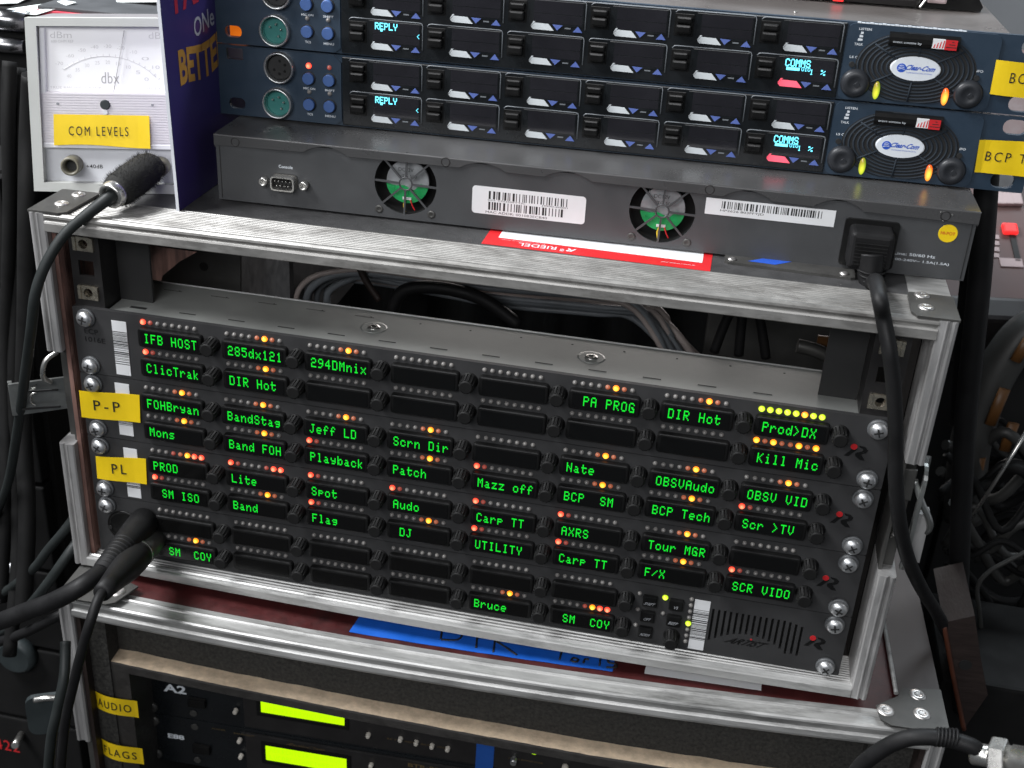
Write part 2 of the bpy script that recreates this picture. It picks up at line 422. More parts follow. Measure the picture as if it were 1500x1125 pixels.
# ------------------------------------------------------------------ the upper flight case
def tilt(v): return (v.x, v.y, v.z + .0083 * v.x * max(0, min(1, (v.z + 186) / 247)))
def edge_profile(n=11):
    """cross-section (y, z) of the ridged edge extrusion seen from its end: ridges on the outside, rounded bead, lip below"""
    P = []
    for i in range(n):
        y = 24.5 - i * 2.5
        P += [(y, 61.2), (y - .5, 61.75), (y - 1.5, 61.75), (y - 2.0, 61.2)]
    P += [(-4.2, 61.3), (-5.2, 62.2), (-7.0, 62.3), (-8.4, 61.2), (-8.6, 59.9), (-7.6, 59.0), (-7.3, 58.2), (-8.3, 57.4), (-8.8, 56.4),
          (-8.8, 51.6), (-8.2, 51.0), (-7.0, 51.2), (-6.6, 55.5), (-4.5, 58.6), (24.5, 58.6)]
    return P
uc = thing('flight_case', 'upper aluminium edged flight case with an open front holding the four green lit panels', 'flight case')
MB().poly_prism(edge_profile(), -247.5, 249.5, 'x').warp(tilt).build('top_edge', M['alur'], uc)
def bot_profile():
    P = [(24.5, -181.2)]
    for i in range(12):
        y = 24.5 - i * 2.2
        P += [(y, -180.9), (y - .5, -180.3), (y - 1.2, -180.3), (y - 1.7, -180.9)]
    P += [(-4.0, -180.6), (-4.6, -178.2), (-5.6, -177.5), (-6.6, -178.2), (-7.0, -179.0), (-8.4, -179.4), (-8.8, -180.2), (-8.8, -185.4), (-8.2, -186), (24.5, -186)]
    return P
BE = MB(); RW = None
for i in range(15):
    x = -247.5 + 496.7 * i / 14; row = [BE.bm.verts.new((x, p[0], p[1] - 3.6 * (1 - ((x - 1) / 248.4) ** 2) * max(0, min(1, (6 - p[0]) / 10)))) for p in bot_profile()]
    if RW:
        for j in range(len(row)): BE.bm.faces.new((RW[j], RW[(j + 1) % len(row)], row[(j + 1) % len(row)], row[j]))
    else: BE.bm.faces.new(row)
    RW = row
BE.bm.faces.new(RW[::-1])
BE.build('bottom_edge', M['alu'], uc)
def side_profile(x, sg):
    """(x, y) section of an upright; sg = -1 left, +1 right: outside face, front lip with a bead, ridged inside wall"""
    P = [(0, 24), (0, -6.5), (.6, -8.2), (2.0, -8.8), (3.0, -8.6), (3.6, -7.6), (4.4, -7.6), (5.0, -8.7), (5.8, -9.0), (6.6, -8.6), (9.4, -8.3), (10.2, -7.6), (10.2, -5.5)]
    for i in range(10):
        y = -4 + i * 2.6
        P += [(10.2, y), (9.7, y + .4), (9.7, y + 1.2), (10.2, y + 1.6)]
    P += [(10.2, 24)]
    return [(x - sg * a, b) for a, b in P]
for sg, x in ((-1, -257.0), (1, 259.2)):
    for z0, z1 in ((-27 if sg < 0 else -22, 62.3), (-185.8, -92.5 if sg < 0 else -96)):
        MB().poly_prism(side_profile(x, sg), z0, z1, 'z').warp(tilt).build('upright_edge', M['aluv'], uc)
    MB().box(x + (1.5 if sg < 0 else -7), x + (7 if sg < 0 else -1.5), 4, 24, -98, -18).build('tongue_strip', M['bracket'], uc)
    MB().box(*sorted((x - sg * 9.9, x - sg * 8.2)), -2, 24.5, -97, -20).build('tongue_strip', M['bracket'], uc)
    MB().box(*sorted((x, x - sg * 9)), 24.2, 400, -185.5, 61.0).warp(tilt).build('side_panel', M['lam'], uc)
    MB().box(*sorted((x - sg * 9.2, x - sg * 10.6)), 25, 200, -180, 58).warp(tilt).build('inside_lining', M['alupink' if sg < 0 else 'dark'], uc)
    MB().box(*sorted((x - sg * .2, x - sg * 22)), 24.8, 400, 61.2, 62.0).warp(tilt).build('side_edge', M['alu'], uc)
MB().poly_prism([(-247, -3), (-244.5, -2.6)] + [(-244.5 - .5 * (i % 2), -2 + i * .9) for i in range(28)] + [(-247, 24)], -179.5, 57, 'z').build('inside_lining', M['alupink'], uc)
MB().box(-235, 237.2, 25, 400, 57.8, 61.0).warp(tilt).build('top_panel', M['lam'], uc)
MB().box(-247, 249, 25, 400, -186, -182.5).build('bottom_panel', M['dark'], uc)
for x in (-225, 225):
    for y in (30, 360): MB().lathe([(12, 0), (11, 3.98)], (x, y, -186), (0, 0, -1), 16).build('foot', M['knob'], uc)
# corner brackets with rivets
def bracket(poly, rv, z, fl):
    b = MB().poly_prism(poly, z, z + 1.3, 'z').warp(tilt).build('corner_bracket', M['bracket'], uc)
    for x, y in rv: MB().lathe([(4.2, 0), (4.1, .5), (3.0, 1.2), (1.4, 1.3), (1.2, .9)], (x, y, z + 1.2 + .0083 * x), (0, 0, 1), 18).build('rivet', M['rivet'], b)
bracket([(-257.2, -8.2), (-238, -8.2), (-234.4, -5), (-232.8, 31), (-257.2, 31)], [(-244, 6.5), (-243, 24)], 62.3, 0)
bracket([(235.5, -3), (238, -8.2), (259.4, -8.2), (259.4, 24), (236.5, 24), (235.5, 20)], [(243.4, 4), (243, 20.5)], 62.3, 0)
# open butterfly latches in the cut-outs
lt = MB().poly_prism([(-.9, -11), (.9, -11), (.9, 11), (-.9, 11)], 0, 43, 'x')
lt.poly_prism([(-3.4, -11.6), (-.9, -11.6), (-.9, 11.6), (-3.4, 11.6)], 41, 43.4, 'x')
mrot = Matrix.Translation(Vector((-248.5, 13, -65))) @ Matrix.Rotation(math.radians(215), 4, 'Z')
l2 = MB(); l2.merge(lt, mrot)
lo = l2.build('latch_plate', M['hooktin'], uc)
MB().tube([(-262, 0, -55), (-263, -6, -48), (-261, -4, -38), (-256, 2, -34)], 1.6, 8).build('latch_hook', M['tin'], lo)
t_ = MB().tube([(-268.5 + 4 * math.cos(a), -5.4 + 3 * math.cos(a), -65 + 5 * math.sin(a)) for a in [math.radians(100 + 18 * i) for i in range(9)]], .8, 6)
t_.build('latch_ring', M['tin'], lo)
for z in (-71, -59): MB().box(-276, -258, -9.3, -8.4, z - .6, z + .6).warp(lambda v: (v.x, v.y + (v.x + 267) * .7 - 1.0 + 4.0, v.z + (v.x + 267) * -.1)).build('latch_groove', M['ink'], lo)
lr = MB().poly_prism(rrect(-4, 21, -96, -26, 9, 5), 261.5, 263.6, 'x').warp(lambda v: (v.x + max(0, (v.y - 8)) * .35, v.y, v.z))
lo = lr.build('latch_plate', M['hooktin'], uc)
MB().poly_prism([(0, -88), (9, -88), (11, -57), (2, -57)], 263.7, 271, 'x').build('latch_lever', M['aluv'], lo)
MB().tube([(258, 2, -36), (264, 0, -48), (270, 0, -58), (272, 2, -66), (268, 4, -72)], 1.9, 8).build('latch_hook', M['hooktin'], lo)
MB().tube([(252, 4, -62), (255, -2, -56), (255, -4, -66), (252, 2, -74)], 1.5, 8).build('latch_hook', M['tin'], lo)
MB().box(249.5, 258, -1, 1, -48, -28, .6).build('latch_tab', M['bracket'], lo)
# rack rails with cage nuts
for sg in (-1, 1):
    xa, xb = sorted((sg * 240.5, sg * 221.5))
    hz = [45.6, 39.7, 24.5, 8.7] if sg < 0 else [45.6, 41.4, 24.5, 8.5]
    holes = [[(sg * 231 - 4.8, z - 4.8), (sg * 231 + 4.8, z - 4.8), (sg * 231 + 4.8, z + 4.8), (sg * 231 - 4.8, z + 4.8)] for z in (hz[1], hz[3], 24.2)]
    rl = MB().holed([(xa, -180), (xb, -180), (xb, 56), (xa, 56)], holes, 3.2, 5.2).box(*sorted((sg * 221.5, sg * 223.5)), 5.2, 30, -180, 56).build('rack_rail', M['steel_black'], uc)
    MB().box(*sorted((sg * 221.2, sg * 200)), 22, 24, -178, 56).build('rail_bracket', M['ink'], rl)
    for z in (hz[1], hz[3]):
        x = sg * 231
        q = MB().holed([(x - 4.4, z - 4.4), (x + 4.4, z - 4.4), (x + 4.4, z + 4.4), (x - 4.4, z + 4.4)], [ell(x, z, 2.9, 2.9, 14)], 2.2, 6)
        q.box(x - 6.4, x - 4.5, 1.6, 3.1, z - 4.2, z + 4.2).box(x + 4.5, x + 6.4, 1.6, 3.1, z - 4.2, z + 4.2)
        q.lathe([(2.9, 0), (2.6, 1)], (x, 5.8, z), (0, 1, 0), 14, caps=False)
        q.build('cage_nut', M['nut'], rl)
# stickers and plate lying on the lid
def tz(x): return 61.0 + .0083 * x
def on_lid(a, b, h=.0): return (a, b, tz(a) + h)
d = MB()
for (x0, y0, x1, y1) in ((2, 27, 131, 47),): d.poly_prism([(x0 - .4, y0 + .8), (x1, y0 - 1.2), (x1, 60), (x0, 60)], 61.02, 61.25, 'z')
st = d.warp(tilt).build('red_sticker', M['red'], uc)
MB().poly_prism([(9, 39.8), (126, 37.0), (126, 60), (9, 60)], 61.3, 61.34, 'z').warp(tilt).build('sticker_panel', M['white'], st)
mb = MB(); text(mb, 'RIEDEL', 0, 0, 22, 4.8, 0, 1.02, .012, fn=lambda a, b: on_lid(33 - a, 33.0 - b, .36)); mb.build('sticker_lettering', M['white_ink'], st)
mb = MB(); text(mb, 'R', 0, 0, 5, 4.6, 0, 1, .03, .5, fn=lambda a, b: on_lid(51.5 - a, 32.8 - b, .36))
for k in range(3): mb.quad(on_lid(46.3 + k * .8, 29.6, .36), on_lid(46.7 + k * .8, 29.6, .36), on_lid(46.9 + k * .8, 33.4, .36), on_lid(46.5 + k * .8, 33.4, .36))
text(mb, 'www.riedel.net', 0, 0, 19, 1.3, 0, fn=lambda a, b: on_lid(113 - a, 31.4 - b, .36))
text(mb, 'The Communications People', 0, 0, 26, 1.0, 0, fn=lambda a, b: on_lid(24 - a, 37.4 - b * 1., .36)); mb.build('sticker_lettering', M['white_ink'], st)
pl = MB().poly_prism([(138, 41.5), (140, 40.4), (207, 37.2), (209.5, 38.5), (209.5, 64), (138, 64)], 61.05, 62.6, 'z').warp(tilt).build('name_plate', M['bracket'], uc)
MB().poly_prism([(151, 44.5), (166, 43.6), (176, 52), (160, 52)], 62.65, 62.75, 'z').warp(tilt).build('plate_emblem', M['logo_blue'], pl)
for x, y in ((142, 44.2), (203.5, 41.6)): MB().lathe([(2.6, 0), (2.4, .7), (1, 1.3)], (x, y, tz(x) + 1.6), (0, 0, 1), 14).build('rivet', M['rivet'], pl)
# dark steel gusset and cable loom in the space behind the panels
def wall_poly(pts, y): return [((p := at(a, b, y=y)).x, p.z) for a, b in pts]
MB().poly_prism(wall_poly([(222, 470), (238, 404), (262, 384), (310, 358), (352, 352), (352, 470)], 118), 118, 120.5, 'y').build('gusset', M['steel_dim'], uc)
q = at(298, 391, y=117); MB().lathe([(3.2, 0), (3.2, .4)], (q.x, 117.9, q.z), (0, -1, 0), 14).build('gusset_hole', M['ink'], uc)
q = at(425, 440, y=118); MB().box(q.x, q.x + 3, 118, 250, q.z - 40, 50).build('divider', M['steel_black'], uc)
rn = random.Random(4)
for i in range(18):
    k = i // 3; y = 116 + 5 * (i % 5) + 4 * k
    d = rn.uniform(-5, 5); e = rn.uniform(-9, 9)
    px = [(432 + 16 * (i % 4), 452 + d), (440 + 14 * (i % 4), 424 + d), (470 + 15 * (i % 4), 403 + d * .6 + k), (540, 398 + 2.2 * k + d), (640, 412 + 3 * k + e * .5), (740, 424 + 3.5 * k + e), (850 + 20 * (i % 3), 438 + 3 * k + e), (930 + 12 * (i % 4), 462 + e), (985 + 14 * (i % 5), 540)]
    P = [at(a, b, y=y + 3 * math.sin(a * .013 + i)) for a, b in px]
    m = 'cab' if i % 3 == 0 else 'cab2'
    MB().tube([p - P[3] for p in P], 2.0 + .7 * (i % 2), 8, sub=6).build('loom_cable', M[m], None, (0, 0, 0),
        label=('pale thin cable' if m == 'cab' else 'slate grey cable') + ' looping in the dark bundle above the lit panels', cat='cable', group='cables ' + ('pale' if m == 'cab' else 'slate') + ' in the upper case').location = P[3] * S
def inner(name, m, px, y, r, label, cat, group=None, n=9):
    P = [at(a, b, y=y) for a, b in px]
    o = MB().tube([p - P[1] for p in P], r, n).build(name, M[m], None, (0, 0, 0), label=label, cat=cat, group=group); o.location = P[1] * S
inner('arched_cable', 'cord', [(574, 462), (584, 432), (612, 421), (660, 424), (710, 440), (760, 476)], 108, 4.4, 'thick black cable arching over the cable bundle inside the upper case', 'cable')
inner('brown_cable', 'brown', [(524, 384), (534, 408), (556, 440)], 112, 2.4, 'brown strip hanging at the left end of the cable bundle', 'cable')
for i, px in enumerate(([(1072, 452), (1060, 478), (1046, 515)], [(1088, 458), (1085, 486), (1082, 520)], [(1112, 462), (1117, 488), (1122, 524)])):
    inner('hanging_lead', 'cord', px, 108, 3.2, ('leftmost of three black leads hanging in the upper case, slanting', 'middle of three black leads hanging in the upper case', 'rightmost of three black leads hanging in the upper case')[i], 'cable', 'black leads hanging in the upper case')
P = at(1130, 486, y=170)
o = MB().box(-44, 60, 0, 40, -36, 16, 2).build('grey_module', M['steel_dim'], None, label='dim grey box inside the upper case behind hanging leads', cat='box'); o.location = P * S
inner('foil_connector', 'bracket', [(1168, 506), (1192, 512), (1214, 522), (1232, 532)], 100, 4.6, 'bent metal connector near the right rack rail inside the case', 'connector')
P = at(1222, 508, y=112)
o = MB().box(-11, 11, 0, 2, -6, 6, .3).build('orange_tag', M['orange'], None, label='dull orange tag deep inside the case at right', cat='tag'); o.location = P * S
# ------------------------------------------------------------------ four key panels in the rack
HELP = [0., -1.8, -1.4, -.1]
def led_mesh(k=1.):
    return MB().lathe([(1.42 * k, -.3), (1.42 * k, .15), (1.25 * k, .75), (.8 * k, 1.25 * k), (.25, 1.5 * k)], (0, 0, 0), (0, -1, 0), 14)
LEDM = {k: led_mesh(1.28 if k in 'Rog' else 1.).mesh('led', M[n]) for k, n in (('.', 'led_off'), ('R', 'led_R'), ('r', 'led_r'), ('o', 'led_o'), ('d', 'led_d'), ('g', 'led_g'))}
HOUSE = None
def house_mesh():
    b = MB().poly_prism(rrect(0, 40.6, -12.4, 0, 2.0, 3), -3.6, .2)
    es = [e for e in b.bm.edges if all(v.co.y < -3.5 for v in e.verts)]
    bmesh.ops.bevel(b.bm, geom=es, offset=.9, segments=2, affect='EDGES', profile=.5)
    return b.mesh('display_housing', M['house'])
HOUSE = house_mesh()
GLASS = MB().poly_prism(rrect(2.2, 38.4, -10.8, -1.6, .8, 2), -3.9, -3.4).mesh('display_glass', M['glass'])
KNOB = MB().lathe([(5.2, -.2), (5.2, .5), (4.3, .7), (4.2, 8.5), (3.9, 9.6), (3.3, 9.9)], (0, 0, 0), (0, -1, 0), 20)
for i in range(14):
    a = 2 * math.pi * i / 14
    KNOB.lathe([(.42, 0), (.36, 8.4)], (4.25 * math.cos(a), -.6, 4.25 * math.sin(a)), (0, -1, 0), 5)
KNOB = KNOB.mesh('knob', M['knob'])
def screw_mesh():
    b = MB().lathe([(2.2, -1), (4.9, 0), (5.15, .5), (4.9, 1.6), (4.1, 2.7), (2.9, 3.4), (1.6, 3.75)], (0, 0, 0), (0, -1, 0), 24)
    return b.mesh('screw', M['screw'])
SCREW = screw_mesh()
CROSS = MB()
for a in (20, 110):
    q = MB().box(-2.5, 2.5, -3.95, -3.3, -.5, .5, .12)
    CROSS.merge(q, Matrix.Rotation(math.radians(a), 4, 'Y'))
CROSS.lathe([(1.1, 3.2), (.9, 3.97)], (0, 0, 0), (0, -1, 0), 10)
CROSS = CROSS.mesh('cross_slot', M['ink'])
WASH = MB().lathe([(5.9, 0), (5.9, 1.4), (5.3, 1.9)], (0, 0, 0), (0, -1, 0), 24).mesh('washer', M['washer'])
TXT = [[('IFB HOST', '285dx121', '294DMnix', '', '', ' PA PROG', 'DIR Hot', 'Prod>DX'), ('ClicTrak', 'DIR Hot', '', '', '', '', '', 'Kill Mic')],
       [('FOHBryan', 'BandStag', 'Jeff LD', 'Scrn Dir', '', 'Nate', 'OBSVAudo', 'OBSV VID'), ('Mons', 'Band FOH', 'Playback', 'Patch', 'Mazz off', 'BCP  SM', 'BCP Tech', 'Scr >TV')],
       [('PROD', 'Lite', 'Spot', 'Audo', 'Carp TT', 'AXRS', 'Tour MGR', ''), (' SM ISO', 'Band', 'Flag', ' DJ', 'UTILITY', 'Carp TT', 'F/X', 'SCR VIDO')],
       [('', '', '', '', '', ''), (' SM  COY', '', '', '', 'Bruce', ' SM  COY')]]
D_, R_, N_ = '....dod.', 'Rr......', '........'
LED = [[(R_, D_, D_, N_, N_, D_, D_, 'gggggogg'), (R_, D_, N_, N_, N_, N_, N_, 'ododdodo')],
       [(D_, D_, D_, D_, N_, D_, D_, D_), (D_, D_, R_, D_, R_, D_, D_, R_)],
       [('...rdoRR', 'Rr...rRR', R_, R_, R_, R_, D_, N_), (R_, D_, R_, D_, R_, R_, D_, R_)],
       [(N_,) * 6, (D_, N_, N_, N_, D_, '....roRR')]]
LAB = ['topmost black intercom panel reading IFB HOST and Prod>DX on green displays', 'second black intercom panel with the yellow P-P tape and FOHBryan display',
       'third black intercom panel with the yellow PL tape and PROD display', 'lowest black intercom panel with speaker grille, small buttons and Bruce display']
for k in range(4):
    zt = -44.45 * k
    pn = thing('intercom_station', LAB[k], 'intercom panel', Frame((0, 0, zt), (1, 0, 0), (0, 1, 0), (0, 0, 1)), 'intercom stations in the upper case')
    outer = rrect(-241.3, 241.3, -44.15, -.15, .8, 2)
    holes = []
    if k == 3:
        for i in range(16):
            x = 160.6 + i * 3.55
            u = (x - 186) / 27.
            zb = -33.5 + 8.2 * max(0, 1 - ((x - 184) / 22.) ** 2) if abs(x - 184) < 22 else -34.2 - .6 * (i % 2)
            zt_ = -10.2 - (2.6 * max(0, (i - 12) / 3) ** 1.5)
            holes.append([(x, zb), (x + 1.5, zb), (x + 1.5, zt_), (x, zt_)])
        MB().box(157, 218, 5, 7, -38, -8).build('speaker_cloth', M['ink'], pn)
    MB().holed(outer, holes, 0, 3).build('faceplate', M['face'], pn)
    ch = MB()
    if k == 0:
        ch.box(-220.5, 222.6, 3, 53.5, -44, -1.7)
        cz = ch.build('chassis', M['chassis'], pn)
        MB().tube([(-220.5, 54.0, -2.3), (222.6, 54.0, -2.3)], 1.1, 8, sub=1).build('rolled_edge', M['zinc'], cz)
        for i in range(13):
            x = -205 + i * 31.2
            MB().box(x - 5.2, x + 5.2, 13.2 if i else 11.5, 14.1, -1.72, -1.55).build('slot', M['ink'], cz)
            if i < 5: MB().box(x + 2, x + 14, 43, 43.7, -1.72, -1.62).build('slot', M['bracket'], cz)
            MB().lathe([(.7, 0), (.5, .12)], (x + 12, 44, -1.7), (0, 0, 1), 8).build('pin_hole', M['ink'], cz)
        for x in (-62, 70):
            sc = MB().lathe([(8.2, 0), (7.0, .05), (4.2, -.1)], (x, 29.8, -1.62), (0, 0, 1), 22).build('dimple', M['chassis'], cz)
            MB().lathe([(3.9, 0), (3.6, .5), (1.6, .9), (1.2, .3)], (x, 29.8, -1.5), (0, 0, 1), 16).build('screw_head', M['tin'], sc)
    else:
        ch.box(-220.5, 222.6, 3, 53.5, -44, -.4).build('chassis', M['dark'], pn)
    # displays, lamps, knobs
    for r in range(2):
        for c, s in enumerate(TXT[k][r]):
            x0 = -196.0 + 52.2 * c + HELP[k] + (.8 if c == 1 and k == 0 else 0)
            z0 = -4.1 - 19.8 * r
            h = put('display', HOUSE, pn, (x0 - 2.6, 0, z0 - 2.9))
            put('display_glass', GLASS, h, (0, 0, 0))
            if s.strip():
                mb = dots(MB(), s, 4.4, -2.9, .62, .88, -3.95, 6.95, .97)
                mb.build('green_characters', M['green'], h)
            for i, q in enumerate(LED[k][r][c]):
                put('led', LEDM[q], pn, (x0 + i * 4.68, 0, z0))
            put('knob', KNOB, pn, (x0 + 43.6, 0, z0 - 8.2))
    for z in (-6.35, -38.1):
        for x in (-232.55, 232.55):
            if k == 3 and x < 0 and z < -20: continue
            w = put('washer', WASH, pn, (x, 0, z))
            s_ = put('screw', SCREW, pn, (x, -2.0, z), rot=(0, rn.uniform(0, 1.6), 0))
            put('cross_slot', CROSS, s_)
    # barcode strip
    bx = (-216.4, -207.0) if k == 0 else ((-218.6, -209.2) if k == 1 else (-217.4, -208.2)) if k < 3 else (149.6, 159.0)
    z0, z1 = (-42.1, -5.9) if k == 0 else ((-40.6, -3.9) if k == 1 else (-42.2, -5.6)) if k < 3 else (-42.6, -5.2)
    bl = MB().box(bx[0], bx[1], -.35, -.01, z0, z1).build('barcode_label', M['white'], pn)
    bars(MB(), bx[0], bx[1], z0, z1, -.4, 'z', 5 + k, .20, .20, .42).build('barcode_print', M['ink'], bl)
    # R mark with its red dot
    mb = MB()
    mb.poly_prism([(217.5, -25.8), (220.2, -25.8), (224.2, -20.6), (222.0, -20.0)], -.12, -.02)
    mb.poly_prism([(223.5, -25.0), (226.5, -27.2), (229.2, -27.2), (226.6, -23.6), (229.2, -22.4), (229.8, -20.2), (228, -18.7), (224.6, -18.2), (225, -19.4), (227, -20), (227, -21.5), (223.4, -23.2)], -.12, -.02)
    rm = mb.build('emblem', M['deepink'], pn)
    MB().lathe([(1.9, 0), (1.8, .12)], (222.0, -.1, -19.4), (0, -1, 0), 16).build('emblem_dot', M['redmark'], rm)
    if k == 0:
        mb = MB(); text(mb, 'ECP', -230.5, -15.6, 9, 3.4, -.08, 1, .01); text(mb, '1016E', -228.4, -20.9, 13, 3.4, -.08, 1, .01)
        mb.build('model_lettering', M['deepink'], pn)
    if k in (1, 2):
        q = [(-240.6, -10.9), (-202.2, -9.6), (-203.0, -28.9), (-241.0, -29.6)] if k == 1 else [(-234.6, -12.6), (-202.0, -10.8), (-202.7, -29.6), (-235.2, -29.2)]
        tp = MB()
        n = 8
        for i in range(n):
            for sgn in (0,):
                a, b = i / n, (i + 1) / n
                def pt(t, top):
                    A, B = (q[0], q[1]) if top else (q[3], q[2])
                    return (A[0] + (B[0] - A[0]) * t, -4.6 + 3.2 * t - .4 * math.sin(t * 6) - (0 if top else .6 * t), A[1] + (B[1] - A[1]) * t)
                tp.quad(pt(a, 0), pt(b, 0), pt(b, 1), pt(a, 1))
        th = tp
        bmesh.ops.remove_doubles(th.bm, verts=th.bm.verts[:], dist=.001)
        ex = bmesh.ops.extrude_face_region(th.bm, geom=th.bm.faces[:])
        for v in [g for g in ex['geom'] if isinstance(g, bmesh.types.BMVert)]: v.co.y += .25
        tb = th.build('name_tape', M['yellow'], pn, label='yellow tape lettered ' + ('P-P' if k == 1 else 'PL'))
        mb = MB()
        def onp(a, b):
            t = (a + 241) / 39. if k == 1 else (a + 235) / 33.
            return (a, -4.75 + 3.2 * t - .4 * math.sin(t * 6) - .35, b)
        if k == 1: text(mb, 'P-P', -223.6, -19.6, 16.5, 7.2, 0, 1.4, .006, fn=onp)
        else: text(mb, 'PL', -219.9, -20.1, 9.2, 7.2, 0, 1.4, .006, fn=onp)
        mb.build('tape_lettering', M['ink'], tb)
    if k == 3:
        mb = MB(); text(mb, 'ARTIST', 184, -31.3, 22, 4.6, -.1, 1, .03, .25); mb.build('speaker_lettering', M['deepink'], pn)
        MB().lathe([(.7, 0), (.6, .1)], (186.4, -.1, -28.2), (0, -1, 0), 10).build('lettering_dot', M['redmark'], pn)
        for (x, z, s) in ((122.9, -11.4, 'SHIFT'), (122.6, -23.1, 'OPT'), (122.5, -35.1, 'NORM'), (138.8, -10.9, 'VS'), (138.6, -22.9, 'BEEP')):
            b = MB().box(x - 4.4, x + 4.4, -2.6, .1, z - 4.1, z + 4.1, .9).build('push_button', M['house'], pn)
            text(MB(), s, x, z - 1.2, min(1.35 * len(s), 6.2), 2.1, -2.65, 1, .01, .2).build('button_lettering', M['grey_ink'], b)
        put('knob', KNOB, pn, (138.8, 0, -35.2))
        for x, z, q in ((116.2, -7.6, '.'), (116.2, -19.6, '.'), (116.2, -31.7, '.'), (131.7, -7.6, 'g'), (131.7, -19.5, '.')): put('led', LEDM[q], pn, (x, 0, z))
        for i in range(8): put('led', LEDM['g' if i == 4 else '.'], pn, (147.6, 0, -5.6 - 4.6 * i))
        MB().lathe([(12, 0), (12, .6), (10.4, .9), (10.2, .2)], (-222, 0, -22), (0, -1, 0), 24).build('socket', M['house'], pn)
        MB().lathe([(1.6, 0), (1.5, 1)], (-232.4, 0, -24), (0, -1, 0), 12).build('socket_screw', M['ink'], pn)
# ------------------------------------------------------------------ grey network switch lying on the case
EX = Vector((0.99990127, 0.01151164, 0.00805815)); EZ = Vector((-8.05761579e-03, -9.27655513e-05, 9.99967533e-01)); EY = Vector((-0.01151202, 0.99993373, 0))
FS = Frame((-165, 46.8, 60.2 + 1.0), EX, EY, EZ)
FS0 = Frame((-165, 46.8, 60.2), EX, EY, EZ)
sw = thing('network_switch', 'dark grey network switch with two fan openings and barcode labels, on the upper case', 'network switch', FS0)
fans = (116.0, 265.0)
hol = [ell(x, 22.5, 18.6, 18.6, 40) for x in fans]
MB().holed([(.6, 1.0), (433.4, 1.0), (433.4, 39), (.6, 39)], hol, .5, 2).build('rear_panel', M['switch'], sw)
b = MB()
b.box(.6, 433.4, 2, 3, 1.0, 3).box(.6, 2, 2, 230, 1, 39).box(432, 433.4, 2, 230, 1, 39).box(.6, 433.4, 228, 230, 1, 39).box(.6, 433.4, 2, 230, 1.0, 2.4)
b.build('chassis', M['switch'], sw)
# lid with its wavy front flange
P = [(0, 40.2), (0, 34.4)]
def arc(cx, w, base, top):
    pts = []
    for i in range(13):
        t = i / 12
        pts.append((cx - w + 2 * w * t, base + (top - base) * (math.sin(math.pi * t) ** .8)))
    return pts
for cx, zb in ((68.4, 35.6), (161.4, 36.0), (210.6, 35.8), (311, 35.2), (360.2, 34.8)): P += arc(cx, 13.5, zb, 40.0)
P += [(434.2, 34.2), (434.2, 40.2)]
lid = MB().poly_prism(P, -.55, .45)
lid.box(0, 434.2, -.55, 231, 40.2, 41.2)
es = [e for e in lid.bm.edges if all(v.co.z > 41.1 and v.co.y < 0 for v in e.verts)]
bmesh.ops.bevel(lid.bm, geom=es, offset=.7, segments=3, affect='EDGES', profile=.5)
lid.box(-.02, .6, .45, 231, 33, 40.2).box(433.5, 434.2, .45, 231, 33, 40.2)
ld = lid.build('lid', M['switch_top'], sw)
for x, z in ((13.3, 37.4), (139.8, 38.4), (289.8, 38.2), (416.4, 37.2)):
    h = MB().lathe([(2.9, -.05), (2.7, .15), (2.2, .1), (1.9, -.2)], (x, -.5, z), (0, -1, 0), 16).build('lid_screw', M['steel_black'], ld)
    if x > 400:
        for a in (20, 140, 260): MB().lathe([(.5, 0), (.4, .3)], (x + 3.6 * math.cos(math.radians(a)), -.55, z + 3.4 * math.sin(math.radians(a)) * .9), (0, -1, 0), 8).build('bright_nick', M['tin'], h)
